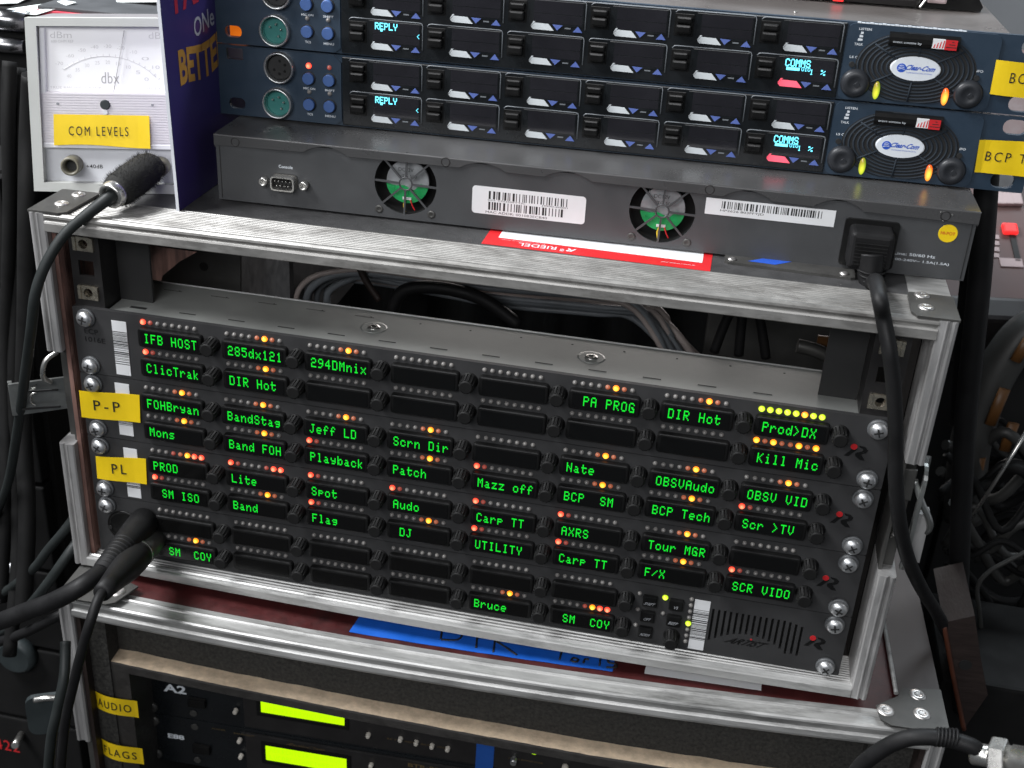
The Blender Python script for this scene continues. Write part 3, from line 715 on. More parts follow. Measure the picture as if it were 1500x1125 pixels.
for x in fans:
    fg = MB()
    for i in range(8):
        a = math.radians(45 * i + 2)
        q = MB().box(4.0 if i % 2 == 0 or True else 11.5, 19.0, .55, 1.5, -.55, .55)
        fg.merge(q, Matrix.Translation(Vector((x, 0, 22.5))) @ Matrix.Rotation(a, 4, 'Y'))
    fg.tube([(x + 3.8 * math.cos(t), 1.0, 22.5 + 3.8 * math.sin(t)) for t in [2 * math.pi * i / 16 for i in range(16)]], .55, 6, True, 1)
    g = fg.build('fan_guard', M['switch'], sw)
    fan = MB().lathe([(18.4, 0), (18.4, 14), (.1, 14)], (x, 2, 22.5), (0, 1, 0), 36, caps=False).build('fan', M['ink'], sw)
    hub = MB(); hub.lathe([(12.6, 0), (12.4, 5)], (x, 5.5, 22.5), (0, 1, 0), 32); hub.build('fan_hub', M['fanhub'], fan)
    for sx in (-1, 1):
        pz = MB(); pz.poly_prism([(x + 12.7 * math.cos(t), 22.3 + 12.7 * math.sin(t)) for t in [math.radians(188 + 164 * i / 14) for i in range(15)]] + [(x + 8, 21.8), (x + 4, 17.6), (x - 2, 20.2), (x - 7, 19.6)], 4.6, 5.3)
        if sx > 0: pz.build('fan_board', M['pcb'], fan)
        else: pz.bm.free()
    MB().box(x - 2.6, x + 2.6, 4.1, 4.6, 11.8, 13.4).build('board_chip', M['white'], fan)
    mb = MB(); text(mb, 'DC12V', x - 1, 29.5, 9, 2.2, 5.4); text(mb, 'TG 500', x + 1, 25.8, 9, 1.8, 5.4); mb.build('fan_lettering', M['ink'], fan)
    MB().tube([(x - .8, 4, 12), (x - 1.6, 3.4, 8.5), (x - .6, 3.2, 4.5)], .5, 6).build('fan_wire', M['wire_y'], fan)
    MB().tube([(x + 2.2, 4, 12), (x + 3.4, 3.6, 9), (x + 5, 3.8, 6)], .45, 6).build('fan_wire', M['red'], fan)
    for sx in (-15.8, 15.8): MB().lathe([(2.5, 0), (2.3, .3), (1.3, .6), (.9, .2)], (x + sx, .5, 5.6), (0, -1, 0), 14).build('fan_screw', M['bracket'], sw)
# console port
cp = MB().poly_prism(rrect(35.4, 50.6, 11.7, 20.9, 2.2, 3), -.3, .6)
cp.build('console_port', M['bracket'], sw)
cpo = bpy.data.objects['console_port']
sh = MB(); A = rrect(35.6, 50.0, 11.9, 20.5, 2.0, 3); Bq = rrect(36.4, 49.2, 12.7, 19.7, 1.6, 3)
sh.holed(A, [Bq], -5.4, 0); sh.build('port_shell', M['tin'], cpo)
MB().poly_prism(Bq, -1.0, -.4).build('port_insert', M['ink'], cpo)
for i in range(9):
    x, z = (38.2 + 2.3 * i, 17.6) if i < 5 else (39.3 + 2.3 * (i - 5), 14.8)
    MB().lathe([(.5, 0), (.45, 3.6), (.2, 4.0)], (x, -.9, z), (0, -1, 0), 8).build('pin', M['tin'], cpo)
for x in (30.3, 55.2): MB().lathe([(2.7, 0), (2.6, 4.4), (1.6, 4.5), (1.5, 2.5)], (x, .4, 15.8), (0, -1, 0), 14).build('jack_screw', M['tin'], cpo)
text(MB(), 'Console', 43.4, 25.2, 8.6, 1.9, .42, 1, .015).build('console_lettering', M['white_ink'], sw)
# labels
l1 = MB().poly_prism(rrect(155.8, 221.8, 9.8, 26.2, 2.0, 4), .3, .5).build('barcode_label', M['white'], sw)
mb = MB(); bars(mb, 165, 212, 19.0, 23.8, .27, 'x', 11, .01, .01, .62); bars(mb, 165, 209, 12.6, 17.4, .27, 'x', 12, .01, .01, .62)
mb.build('barcode_print', M['ink'], l1)
mb = MB(); text(mb, 'S/N: CN350FYTJC', 176, 18.3, 22, 1.1, .27); text(mb, 'J4900-60001', 204, 18.3, 15, 1.1, .27); text(mb, 'MAC ADDR: 0010B3ECB40', 182, 11.2, 36, 1.4, .27); mb.build('label_lettering', M['ink'], l1)
l2_ = MB().box(288.6, 359.4, .3, .5, 24.0, 33.4).build('barcode_label', M['white'], sw)
mb = MB(); bars(mb, 297.5, 352.5, 28.0, 32.2, .27, 'x', 21, .0, .0, .5); text(mb, 'HP2626 803FFYJD', 309, 26.7, 24, 1.6, .27); mb.build('barcode_print', M['ink'], l2_)
dt = MB().lathe([(5.1, 0), (5.0, .2)], (419.8, .5, 27.2), (0, -1, 0), 32).build('round_sticker', M['yellow'], sw)
text(MB(), 'HI-POT', 419.8, 27.3, 7.6, 1.8, .24, 1, .01).build('sticker_lettering', M['red'], dt)
mb = MB(); text(mb, 'Line: 50/60 Hz', 405, 13.0, 22, 1.7, .42, 1, .012); text(mb, '100-240V~ 1.5A(1.5A)', 409, 9.4, 30, 1.8, .42, 1, .012); mb.build('rating_lettering', M['white_ink'], sw)
for x in (2.6, 431.2): MB().box(x, x + .5, .3, .55, 2, 33.5).build('seam', M['ink'], sw)
inl = MB().holed(rrect(365, 394.2, 3.6, 30.6, 2, 3), [rrect(368, 391.4, 6, 28, 2, 3)], -1.5, 1).build('power_inlet', M['house'], sw)
MB().box(367.5, 392, 3, 12, 5, 29).build('inlet_well', M['ink'], inl)
# ------------------------------------------------------------------ two key panels on top of the switch
KP = Frame(FS0.w(0, 40, 41.5), EX, EY, EZ)
XLRR = None
def key_panel(k):
    f = Frame(KP.w(0, 0, 43.1 * k), EX, EY, EZ)
    t = thing('intercom_key_panel', ('lower key panel with speaker badge, resting on the grey switch' if k == 0 else 'upper key panel with speaker badge, stacked on its twin'), 'key panel', f, 'stacked key panels with OLED keys')
    ho = []
    for z in (6.6, 37.0): ho += [rrect(443.6, 456.5, z - 4.4, z + 4.0, 4, 4)]
    for z in (7.6, 37.6): ho += [rrect(-5.6 - .6, 4.2, z - 3.4, z + 3.4, .8 if z > 20 else 3.0, 3)]
    MB().holed(rrect(-13, 462, .4, 42.6, 1, 2), ho, 0, 3).build('faceplate', M['key_face'], t)
    MB().box(4, 437, 3, 150, .8, 42.4).build('chassis', M['key_top'], t)
    # left module: raised plate, two XLR sockets, four buttons
    mod = MB().poly_prism([(8, .8), (62, .8), (65.8, 3.6), (65.8, 38.4), (61.4, 42.2), (8, 42.2)], -1.2, .2)
    mod.build('socket_module', M['key_face'], t)
    for (x, z, fem) in ((27.9, 32.4, 1), (26.0, 10.8, 0)):
        so = MB().lathe([(9.4, 1.0), (9.3, 4.6), (8.9, 5.2), (8.3, 5.2), (8.0, 4.6), (7.7, 1.1)], (x, 0, z), (0, -1, 0), 28, caps=False).build('xlr_socket', M['xlr'], t)
        if fem:
            MB().lathe([(7.7, 1.2), (7.2, 2.2), (6.6, 2.3)], (x, 0, z), (0, -1, 0), 24).build('socket_insert', M['ink'], so)
            for a in range(5): MB().lathe([(.9, 0), (.8, .1)], (x + 3.8 * math.cos(a * 1.05 + 3.6), -2.3, z + 3.8 * math.sin(a * 1.05 + 3.6)), (0, -1, 0), 8).build('pin_hole', M['dark'], so)
        else:
            MB().lathe([(7.7, 1.22), (7.6, 1.3)], (x, 0, z), (0, -1, 0), 24).build('socket_insert', M['teal'], so)
            MB().lathe([(7.7, 1.25), (7.65, 2.4), (7.3, 2.4), (7.2, 1.3)], (x, 0, z), (0, -1, 0), 28, caps=False).build('socket_ring', M['teal'], so)
            for a in range(4): MB().lathe([(.65, 0), (.6, 1.6), (.3, 2.0)], (x + 3.7 * math.cos(a * 1.2 - 1.0), -1.3, z + 3.7 * math.sin(a * 1.2 - 1.0)), (0, -1, 0), 8).build('pin', M['tin'], so)
    for i, x in enumerate((45.8, 58.6)):
        for j, z in enumerate((27.4, 11.8)):
            MB().lathe([(4.2, 1.1), (4.2, 1.5), (3.7, 1.5)], (x, 0, z), (0, -1, 0), 20).build('button_ring', M['ink'], t)
            MB().lathe([(3.6, 1.1), (3.6, 3.4), (3.2, 4.0)], (x, 0, z), (0, -1, 0), 20).build('round_button', M['button'], t)
            q = 'R' if (k == 0 and i == 0 and j == 0) else ('r' if (k == 0 and i == 1 and j == 0) else '.')
            put('led', LEDM[q], t, (x, -1.1, z + 7.4))
            text(MB(), (('MIC ON', 'SHIFT'), ('TCS', 'MENU'))[j][i], x, z - 6.2, (7.4, 6.2, 3.6, 6.4)[j * 2 + i], 1.3, -1.25, 1, .02).build('button_lettering', M['white_ink'], t)
    # twelve keys
    MB().box(66.4, 352, -1.4, .2, 1.2, 41.9, .5).build('key_block', M['key_dark'], t)
    for c in range(6):
        for r in range(2):
            xr = 115.4 + 47.0 * c; zt = 22.3 + 19.4 * r
            cell = MB().box(xr - 32.4, xr - 1.0, -1.75, -1.2, zt - 14.6, zt - .9, .25).build('key', M['key_dark'], t)
            MB().box(xr - 29.6, xr - 1.8, -1.9, -1.6, zt - 8.0, zt - 1.4).build('key_screen', M['screen'], cell)
            MB().box(xr - 29.6, xr - 1.8, -1.84, -1.6, zt - 13.2, zt - 8.4).build('key_screen', M['screen'], cell)
            MB().tube([(xr - 44.2, -1.5, zt - 1.6), (xr - 43.2, -1.5, zt - .5), (xr - 41.8, -1.5, zt - .2), (xr - 2.2, -1.5, zt - .2), (xr - .6, -1.5, zt - .5), (xr, -1.5, zt - 1.8), (xr, -1.5, zt - 15.6)], .34, 6, sub=1).build('key_outline', M['outline'], cell)
            lv = MB().box(xr - 44.4, xr - 33.6, -1.7, -1.0, zt - 14.2, zt - 2.0, .3)
            lv.box(xr - 43.4, xr - 34.6, -4.6, -1.2, zt - 7.0, zt - 3.2, 1.1).box(xr - 43.4, xr - 34.6, -6.0, -1.2, zt - 12.4, zt - 7.4, 1.2)
            lv.build('rocker', M['house'], cell)
            zb = zt - 17.2
            lit = c == 5 and r == 0
            wk = M['pinklit'] if lit else M['keywhite']
            MB().poly_prism([(xr - 30.9, zb + 1.3), (xr - 29.6, zb), (xr - 17.6, zb - .1), (xr - 20.8, zb + 3.4), (xr - 29.0, zb + 3.6)], -2.1, -1.3).build('white_key', wk, cell)
            MB().poly_prism([(xr - 31.0, zb + 2.0), (xr - 29.6, zb + 4.4), (xr - 28.4, zb + 4.4), (xr - 30.9, zb + 1.7)], -2.1, -1.3).build('white_key', wk, cell)
            MB().poly_prism([(xr - 18.6, zb + 3.4), (xr - 12.8, zb + 3.2), (xr - 15.8, zb + .3)], -2.1, -1.3).build('arrow_key', M['keyblue'], cell)
            MB().poly_prism([(xr - 6.8, zb + .1), (xr - 1.4, zb + .1), (xr - 4.0, zb + 3.3)], -2.1, -1.3).build('arrow_key', M['keyblue'], cell)
            MB().box(xr - 11.6, xr - 8.2, -1.7, -1.3, zb + 1.4, zb + 2.1).build('key_dash', M['outline'], cell)
            if c == 0 and r == 0:
                mb = dots(MB(), 'REPLY', xr - 28.4, zt - 1.7, .46, .56, -2.0, 6, 1.12)
                mb.quad((xr - 25.2, -2, zt - 6.6), (xr - 23.8, -2, zt - 6.6), (xr - 23.8, -2, zt - 5.6), (xr - 25.2, -2, zt - 5.6))
                dots(mb, '<', xr - 3.6, zt - 6.6, .34, .36, -2.0); mb.build('lit_characters', M['cyan'], cell)
            if lit:
                mb = dots(MB(), 'COMMS', xr - 28.4, zt - 1.8, .47, .60, -2.0, 6, 1.12)
                mb.quad((xr - 27.4, -2, zt - 8.0), (xr - 20.2, -2, zt - 8.0), (xr - 20.2, -2, zt - 6.4), (xr - 27.4, -2, zt - 6.4))
                dots(mb, '010', xr - 19.2, zt - 5.9, .28, .3, -2.0); dots(mb, '1', xr - 14.4, zt - 6.6, .34, .42, -2.0); dots(mb, '%', xr - 8.6, zt - 6.5, .5, .42, -2.0); mb.build('lit_characters', M['cyan'], cell)
    # speaker module
    MB().poly_prism(rrect(352.6, 433, .9, 42.2, 4, 4), -1.2, .2).build('speaker_module', M['key_face'], t)
    cx, cz = 391.3, 20.9
    def clip(P): return [(a, min(max(b_, 2.4), 39.6)) for a, b_ in P]
    MB().poly_prism(clip(ell(cx, cz, 32, 19.4, 48)), -1.35, -1.15).build('speaker_recess', M['ink'], t)
    for i, (a, b_) in enumerate(((15.0, 7.6), (17.6, 9.4), (20.2, 11.2), (22.8, 13.0), (25.4, 14.8), (28.0, 16.6), (30.6, 18.6))):
        pts = [(cx + a * math.cos(u), -1.3, cz + b_ * math.sin(u)) for u in [2 * math.pi * j / 48 for j in range(48)]]
        MB().tube(pts, .66, 6, True, 1).warp(lambda v: (v.x, v.y, min(max(v.z, 2.6), 39.4))).build('speaker_ring', M['ring'], t)
    for a in (-92, -40, 38, 88, 141, 216):
        u = math.radians(a)
        MB().tube([(cx + 13 * math.cos(u), -1.6, cz + 6 * math.sin(u)), (cx + 30 * math.cos(u), -1.6, cz + 18 * math.sin(u))], .6, 6, sub=1).build('speaker_spoke', M['ring'], t)
    bd = MB().poly_prism(ell(cx, cz, 13.4, 6.4, 40), -2.7, -1.2)
    es = [e for e in bd.bm.edges if all(v.co.y < -2.6 for v in e.verts)]
    bmesh.ops.bevel(bd.bm, geom=es, offset=.7, segments=2, affect='EDGES', profile=.6)
    bd = bd.build('badge', M['badge'], t)
    mb = MB().poly_prism(ell(cx - 7.4, cz, 2.5, 2.4, 20), -2.78, -2.7); mb.build('badge_globe', M['logo_blue'], bd)
    mb = MB(); text(mb, 'Clear-Com', cx + 2.7, cz + .6, 15.4, 2.9, -2.76, 1, .03, .12); text(mb, 'COMMUNICATION SYSTEMS', cx + 2.2, cz - 2.2, 13.5, .7, -2.76); mb.build('badge_lettering', M['logo_blue'], bd)
    for j in range(3): MB().tube([(cx - 9.3 + .3 * j, -2.82, cz - 1.0 + j * 1.0), (cx - 7.4, -2.82, cz - .4 + j * .9), (cx - 5.6 - .3 * j, -2.82, cz - .8 + j * .9)], .14, 5).build('globe_line', M['badge'], bd)
    # curved sticker across the top of the speaker
    stp = MB(); prof = [(-1.3, 31.8), (-3.6, 32.6), (-4.6, 34.5), (-4.6, 37.0), (-3.4, 38.8), (-1.3, 39.4)]
    stp.poly_prism(prof, 374.6, 411.4, 'x').warp(lambda v: (v.x, v.y, v.z ))
    sk = stp.build('sticker', M['house'], t)
    text(MB(), 'event comms by', 384.2, 34.6, 15, 1.5, -4.66).build('sticker_lettering', M['white_ink'], sk)
    MB().box(397.2, 403.6, -4.72, -4.0, 32.9, 38.0).build('sticker_flag', M['white'], sk)
    for j in range(4): MB().poly_prism([(397.8 + j * 1.5, 33.3), (398.5 + j * 1.5, 33.3), (398.8 + j * 1.5, 35.4 + j * .7), (398.3 + j * 1.5, 35.2 + j * .7)], -4.78, -4.7).build('flag_stripe', M['red'], sk)
    MB().box(403.7, 410.0, -4.7, -4.0, 32.6, 37.8).build('sticker_panel', M['redmark'], sk)
    for j in range(3): MB().box(404.4 + j * 1.3, 409.8 - j * .8, -4.78, -4.6, 33.9 + j * 1.4, 34.3 + j * 1.4).build('sticker_line', M['ink'], sk)
    mb = MB()
    for s, x, z, w in (('LISTEN', 361.6, 39.4, 6.6), ('TALK', 359.4, 31.2, 4.6), ('LS CUT', 359.6, 24.2, 7.6), ('INFO', 424.2, 22.4, 5), ('MAIN', 380.4, 5.2, 5), ('AUX', 404.6, 4.4, 4)): text(mb, s, x, z, w, 1.3, -1.26, 1, .02)
    for x, z in ((378.0, 6.4), (402.4, 5.6)): mb.poly_prism([(x, z), (x + 5, z), (x + 5, z + 1.3)], -1.28, -1.22)
    for j in range(3): mb.poly_prism([(358.6 + .5 * j, 33.0 + j * 1.8), (361, 33.2 + j * 1.8), (361, 34.2 + j * 1.8), (358.6 + .5 * j, 34.4 + j * 1.8)], -1.28, -1.22)
    mb.build('panel_lettering', M['white_ink'], t)
    for x, z in ((361.0, 10.2), (421.4, 9.6)):
        kb = MB().lathe([(8.0, 1.1), (7.9, 2.0), (7.3, 3.4), (6.6, 4.2), (4.2, 4.6), (3.4, 4.2), (1.0, 4.0)], (x, 0, z), (0, -1, 0), 28).build('volume_knob', M['knobk'], t)
        MB().lathe([(2.0, 4.0), (1.7, 4.5)], (x + .9, 0, z - .3), (0, -1, 0), 4).build('knob_facet', M['knobk'], kb)
    for x, mm in ((373.0, 'oval_g'), (409.6, 'oval_o')):
        bm_ = MB().lathe([(1, 0), (1, .9), (.8, 1.9), (.4, 2.3)], (0, 0, 0), (0, -1, 0), 20, sq=(1.9, 4.9))
        put('lens', bm_.mesh('lens', M[mm]), t, (x, -1.1, 7.4))
    MB().lathe([(1.6, 0), (1.5, 1)], (357.6, -1.2, 20.2), (0, -1, 0), 12).build('small_button', M['ink'], t)
    MB().lathe([(1.6, 0), (1.5, 1)], (424, -1.2, 18.6), (0, -1, 0), 12).build('small_button', M['ink'], t)
    # yellow tape on the right ear
    q = [(432.4, 11.0), (467, 9.8), (466, 28.4), (431.8, 29.4)] if k else [(433.6, 10.6), (467, 10.2), (466, 30.2), (432.4, 29.0)]
    tp = MB(); n = 10
    def yv(a): return -1.7 - (1.6 * max(0, (437 - a) / 5) if k == 0 else .4) - .5 * math.sin((a - 430) * .17)
    for i in range(n):
        g = lambda u: ((q[0][0] + (q[1][0] - q[0][0]) * u, q[0][1] + (q[1][1] - q[0][1]) * u), (q[3][0] + (q[2][0] - q[3][0]) * u, q[3][1] + (q[2][1] - q[3][1]) * u))
        (a0, a1), (b0, b1) = g(i / n), g((i + 1) / n)
        tp.quad((a0[0], yv(a0[0]), a0[1]), (b0[0], yv(b0[0]), b0[1]), (b1[0], yv(b1[0]), b1[1]), (a1[0], yv(a1[0]), a1[1]))
    if k == 0: tp.box(458.0, 470, -3.0, -2.2, 28, 33.5)
    tb = tp.build('name_tape', M['yellow'], t)
    fn = lambda a, b_: (a, yv(a) - .25, b_)
    text(MB(), 'BCP' if k else 'BCP TECH', *((447.0, 20.6, 12.5, 5.6) if k else (456.6, 20.2, 38, 5.4)), 0, 1.35, .0, fn=fn).build('tape_lettering', M['ink'], tb)
    # wear marks on the ear's seam and added glow painting an amber reflection in the left slot
    if k:
        MB().box(-9, 6, 14, 16, 2, 12).build('amber_reflection_glow', M['amber'], t)
        mb = MB(); 
        for i in range(26): mb.box(357 + i * 2.2, 358.9 + i * 2.2, -1.0 - .1, .5, 42.25, 42.62 + .25 * ((i * 7) % 3 == 0))
        mb.build('worn_edge', M['white_ink'], t)
        MB().lathe([(1.3, 0), (1.0, .8)], (324, 14, 42.4), (0, 0, 1), 12).build('lid_screw', M['tin'], t)
    return t
for k in range(2): key_panel(k)
# ------------------------------------------------------------------ white level meter at the left end of the case
fm_ = [[0.9573, 0.289, 0.0], [-0.2862, 0.948, -0.1392], [-0.0402, 0.1332, 0.9903]]
FMt = Frame((-272.8, 25.5, 59.8), *fm_)
mt = thing('level_meter', 'white needle meter with yellow COM LEVELS tape beside the purple card', 'meter', FMt)
def mx_(v):
    z = v.z; k = (0 - 2.0 * z / 20) if z < 20 else (-2.0 + (z - 20) / 79 * 5.0)
    u = max(0, min(1, (88 - v.x) / 88)); return (v.x + k * u, v.y, v.z + 2.4 * (v.x / 80) * (z / 100))
MB().holed([(0, 0), (88, 0), (88, 100), (0, 100)], [[(6.6, 5.4), (84, 5.4), (84, 95.4), (6.6, 95.4)]], 0, 9).warp(mx_).build('front_frame', M['meter'], mt)
bd = MB().box(0.6, 87.4, 8.6, 62, .6, 99.4).warp(mx_).build('case_body', M['meter_body'], mt)
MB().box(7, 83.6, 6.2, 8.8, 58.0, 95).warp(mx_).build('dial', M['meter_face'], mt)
rb = MB().box(5.6, 84, 3.4, 8.7, 27.2, 58.2)
for i in range(19): rb.box(6.0, 83.8, 2.9, 3.5, 29.6 + i * 1.5, 30.5 + i * 1.5)
rb = rb.warp(mx_).build('ribbed_cover', M['ridge_w'], mt)
MB().box(4.6, 84, 2.8, 8.5, 25.6, 28.6, .5).warp(mx_).build('cover_edge', M['clear'], mt)
MB().box(7.4, 10.6, 3.0, 8.6, 57, 94.5, .6).warp(mx_).build('cover_side', M['clear'], mt)
MB().box(7.6, 84, 3.4, 8.6, 94.2, 95.5, .4).warp(mx_).build('cover_edge', M['clear'], mt)
MB().box(6.6, 84, 6.8, 8.7, 5.4, 25.8).warp(mx_).build('jack_panel', M['meter_grey'], mt)
fmx = lambda yy: (lambda a, b: mx_(Vector((a, yy, b))))
mb = MB(); text(mb, 'dBm', 19.2, 90.2, 12.4, 3.6, 0, 1, -.008, fn=fmx(6.1)); text(mb, 'dBm', 76.6, 90.2, 12.4, 3.6, 0, 1, -.008, fn=fmx(6.1)); mb.build('dial_lettering', M['faint'], mt)
text(MB(), 'dbx', 47.0, 66.2, 10.4, 6.4, 0, 1.05, -.006, fn=fmx(6.1)).build('dial_lettering', M['needle'], mt)
mb = MB(); text(mb, '600 OHM REF', 20, 86.6, 13, 1.5, 0, fn=fmx(6.1)); text(mb, 'TRUE RMS INDICATOR', 27, 60.4, 30, 1.4, 0, fn=fmx(6.1)); text(mb, 'MODEL', 73, 60.4, 10, 1.4, 0, fn=fmx(6.1))
for i in range(9):
    a = math.radians(130 - 10.4 * i); R_0 = 38
    text(mb, str(-70 + 10 * i), 45 + (R_0 + 3.4) * math.cos(a) * 1.02, 41.5 + (R_0 + 4.6) * math.sin(a), 4.4, 1.9, 0, fn=fmx(6.1))
    text(mb, str(40 - 5 * i), 45 + (R_0 - 4.2) * math.cos(a), 40.5 + (R_0 - 3.4) * math.sin(a), 2.6, 2.0, 0, fn=fmx(6.1))
mb.build('dial_lettering', M['faint'], mt)
arcp = [mx_(Vector((45 + 40 * math.cos(math.radians(a)), 6.05, 40.5 + 38 * math.sin(math.radians(a))))) for a in range(128, 40, -4)]
MB().tube(arcp, .16, 5, sub=1).build('dial_arc', M['faint'], mt)
for i in range(18):
    a = math.radians(128 - 5.1 * i)
    MB().tube([mx_(Vector((45 + 40 * math.cos(a), 6.05, 40.5 + 38 * math.sin(a)))), mx_(Vector((45 + 41.3 * math.cos(a), 6.05, 40.5 + 39.4 * math.sin(a))))], .12, 4, sub=1).build('dial_tick', M['faint'], mt)
MB().tube([mx_(Vector((48.8, 4.4, 57.0))), mx_(Vector((56.6, 4.4, 93)))], .22, 5, sub=1).build('needle', M['needle'], mt)
pv = MB().lathe([(3.0, 0), (2.9, .6), (2.5, 1.0)], mx_(Vector((44.2, 3.0, 51.2))), (0, -1, 0), 18).build('adjusting_screw', M['bluish'], mt)
MB().lathe([(1.6, 0), (1.5, .8)], mx_(Vector((44.2, 3.0, 47.0))), (0, -1, 0), 12).build('cover_dot', M['white'], mt)
for x in (17.0, 71.4): MB().lathe([(.8, 0), (.7, .4)], mx_(Vector((x, 2.9, 51.4))), (0, -1, 0), 10).build('cover_pin', M['grey_ink'], mt)
yt = MB()
for i in range(8):
    a, b_ = 14.6 + 55 * i / 8, 14.6 + 55 * (i + 1) / 8
    yo = lambda u: 2.3 - .9 * max(0, (u - 60) / 10)
    zo = lambda u: 27.4 + .8 * math.sin((u - 14) * .09) - .2
    yt.quad((a, yo(a) - .6, zo(a)), (b_, yo(b_) - .6, zo(b_)), (b_, yo(b_), 45.4), (a, yo(a), 45.4))
yt = yt.warp(mx_).build('name_tape', M['yellow'], mt)
text(MB(), 'COM LEVELS', 40.2, 36.0, 34, 5.4, 0, 1.35, .0, fn=fmx(1.3)).build('tape_lettering', M['ink'], yt)
for x in (23.8, 74.2):
    jk = MB().lathe([(5.7, 0), (5.6, 9.6), (5.2, 10.4), (4.1, 10.4), (3.5, 5.0), (3.4, 2)], mx_(Vector((x, 7.0, 15.6))), (0, -1, 0), 24, caps=False).build('input_jack', M['tan'], mt)
    MB().lathe([(3.6, 0), (3.4, 3.0)], mx_(Vector((x, 6.0, 15.6))), (0, -1, 0), 18).build('jack_hole', M['ink'], jk)
text(MB(), '+40dB', 35.6, 14.4, 9.6, 2.3, 0, 1.1, .012, fn=fmx(6.7)).build('panel_lettering', M['ink'], mt)
# ------------------------------------------------------------------ purple printed card standing beside the switch
cd = thing('printed_card', 'purple card with gold lettering standing edge on between meter and switch', 'card', Frame((-178.6, 21, 60.1), (0, 1, 0), (-1, 0, 0), (0, 0, 1)))
def shear(v): return (v.x - .042 * v.z, v.y, v.z)
MB().box(0, 128, -.7, .7, 0, 176).warp(shear).build('board', M['card'], cd)
MB().box(-.35, .0, -.9, .9, 0, 176).warp(shear).build('board_edge', M['card_edge'], cd)
cf = lambda a, b: (a - .042 * b, -.85, b)
mb = MB(); text(mb, 'BETTER', 48, 80, 64, 20, 0, 1.0, .035, fn=lambda a, b: cf(a, b + 2.2 * math.sin(a * .09) + .06 * (a - 45))); mb.build('card_lettering', M['gold'], cd)
mb = MB(); text(mb, 'ONe OF', 64, 100, 50, 11, 0, 1.05, .012, fn=lambda a, b: cf(a, b + 1.2 * math.sin(a * .12))); mb.build('card_lettering', M['silver_print'], cd)
mb = MB(); text(mb, 'PARTY', 52, 122, 70, 20, 0, 1.0, .035, fn=lambda a, b: cf(a, b + .06 * (a - 45))); mb.build('card_lettering', M['crim'], cd)
# ------------------------------------------------------------------ cable and fuzzy plug at the meter
pc = at(222, 243, y=44); tip = at(168, 283, y=4)
pa = thing('audio_cable', 'dark cable with fuzzy black plug and metal ring in the white meter', 'cable', Frame(pc, (1, 0, 0), (0, 1, 0), (0, 0, 1)))
dv = tip - pc; Lp = dv.length
pg = MB().lathe([(4, -6), (8.2, 0), (9.6, 5), (10.2, Lp * .5), (9.8, Lp * .86), (8.8, Lp * .97), (7, Lp)], (0, 0, 0), dv, 24)
pg = pg.build('plug', M['fuzz'], pa)
dn = dv.normalized(); r_ = random.Random(3); hb = MB()
u_ = dn.orthogonal().normalized(); w_ = dn.cross(u_)
for i in range(2600):
    a = r_.uniform(0, 6.283); h = r_.uniform(1, Lp * .93); nrm = u_ * math.cos(a) + w_ * math.sin(a)
    p = dn * h + nrm * 9.2; tdir = (nrm + dn * r_.uniform(-.6, .6) + u_ * r_.uniform(-.5, .5)).normalized() * r_.uniform(1.4, 3.4)
    s2 = nrm.cross(tdir).normalized() * .13
    hb.bm.faces.new([hb.bm.verts.new(q) for q in (p - s2, p + s2, p + tdir)])
hb.build('plug_fuzz', M['fuzz'], pg, kind='stuff')
MB().lathe([(7.6, Lp - 2), (7.9, Lp + 1), (7.4, Lp + 4.5), (6.4, Lp + 5.6), (5.4, Lp + 5.0), (4.8, Lp + 2)], (0, 0, 0), dv, 24).build('plug_ring', M['tin'], pa)
pts = [dn * (Lp - 2)] + [at(*q) - pc for q in ()]
cps = [(158, 291, 0), (128, 314, -8), (95, 343, -18), (68, 385, -27), (52, 430, -32), (46, 480, -30), (38, 540, -20), (24, 640, 0), (8, 720, 20), (-30, 800, 40)]
pts += [at(a, b, y=c) - pc for a, b, c in cps]
MB().tube(pts, 3.3, 10, rs=lambda t: 4.2 - 1.1 * min(1, t * 4)).build('cord', M['cordg'], pa)
# ------------------------------------------------------------------ power cord
po = FS0.w(379.5, 0, 17)
pw = thing('power_cord', 'thick black power cord hanging from the grey switch over the case front', 'power cord', Frame(po, EX, EY, EZ))
pl = MB().poly_prism(rrect(-11.6, 11.6, -10.5, 11.0, 2.5, 3), -16, 3)
bmesh.ops.bevel(pl.bm, geom=[e for e in pl.bm.edges if all(v.co.y < -15.9 for v in e.verts)], offset=3, segments=3, affect='EDGES', profile=.5)
pl = pl.build('plug', M['cord'], pw)
for i in range(7): MB().box(-8.5, 8.5, -16.5, -15.8, -7.5 + i * 2.0, -6.7 + i * 2.0, .15).build('plug_rib', M['house'], pl)
bt = MB().tube([(1, -11, -2), (2, -14, -12), (4, -17, -22)], 7.4, 16, rs=lambda t: 8.2 - 2.8 * t).build('strain_relief', M['cord'], pl)
for i in range(5):
    MB().tube([(2.2 + .7 * i + (7.6 - .55 * i) * math.cos(a), -13.6 - .9 * i + (7.6 - .55 * i) * math.sin(a), -10 - 2.6 * i) for a in [2 * math.pi * j / 16 for j in range(16)]], .6, 6, True, 1).build('relief_ring', M['cord'], bt)
inv = lambda p: Vector(((p - po).dot(EX), (p - po).dot(EY), (p - po).dot(EZ)))
cps = [(1304, 520, -20), (1310, 580, -20), (1312, 640, -20), (1312, 700, -20), (1317, 760, -18), (1329, 815, -6), (1350, 862, 20), (1376, 905, 58), (1400, 960, 75), (1405, 1040, 82)]
MB().tube([Vector((3.5, -16, -18))] + [inv(at(1283, 412, z=75)), inv(at(1289, 440, z=74)), inv(at(1294, 466, y=-14))] + [inv(at(a, b, y=c)) for a, b, c in cps], 4.1, 14, sub=7).build('cord', M['cord'], pw)
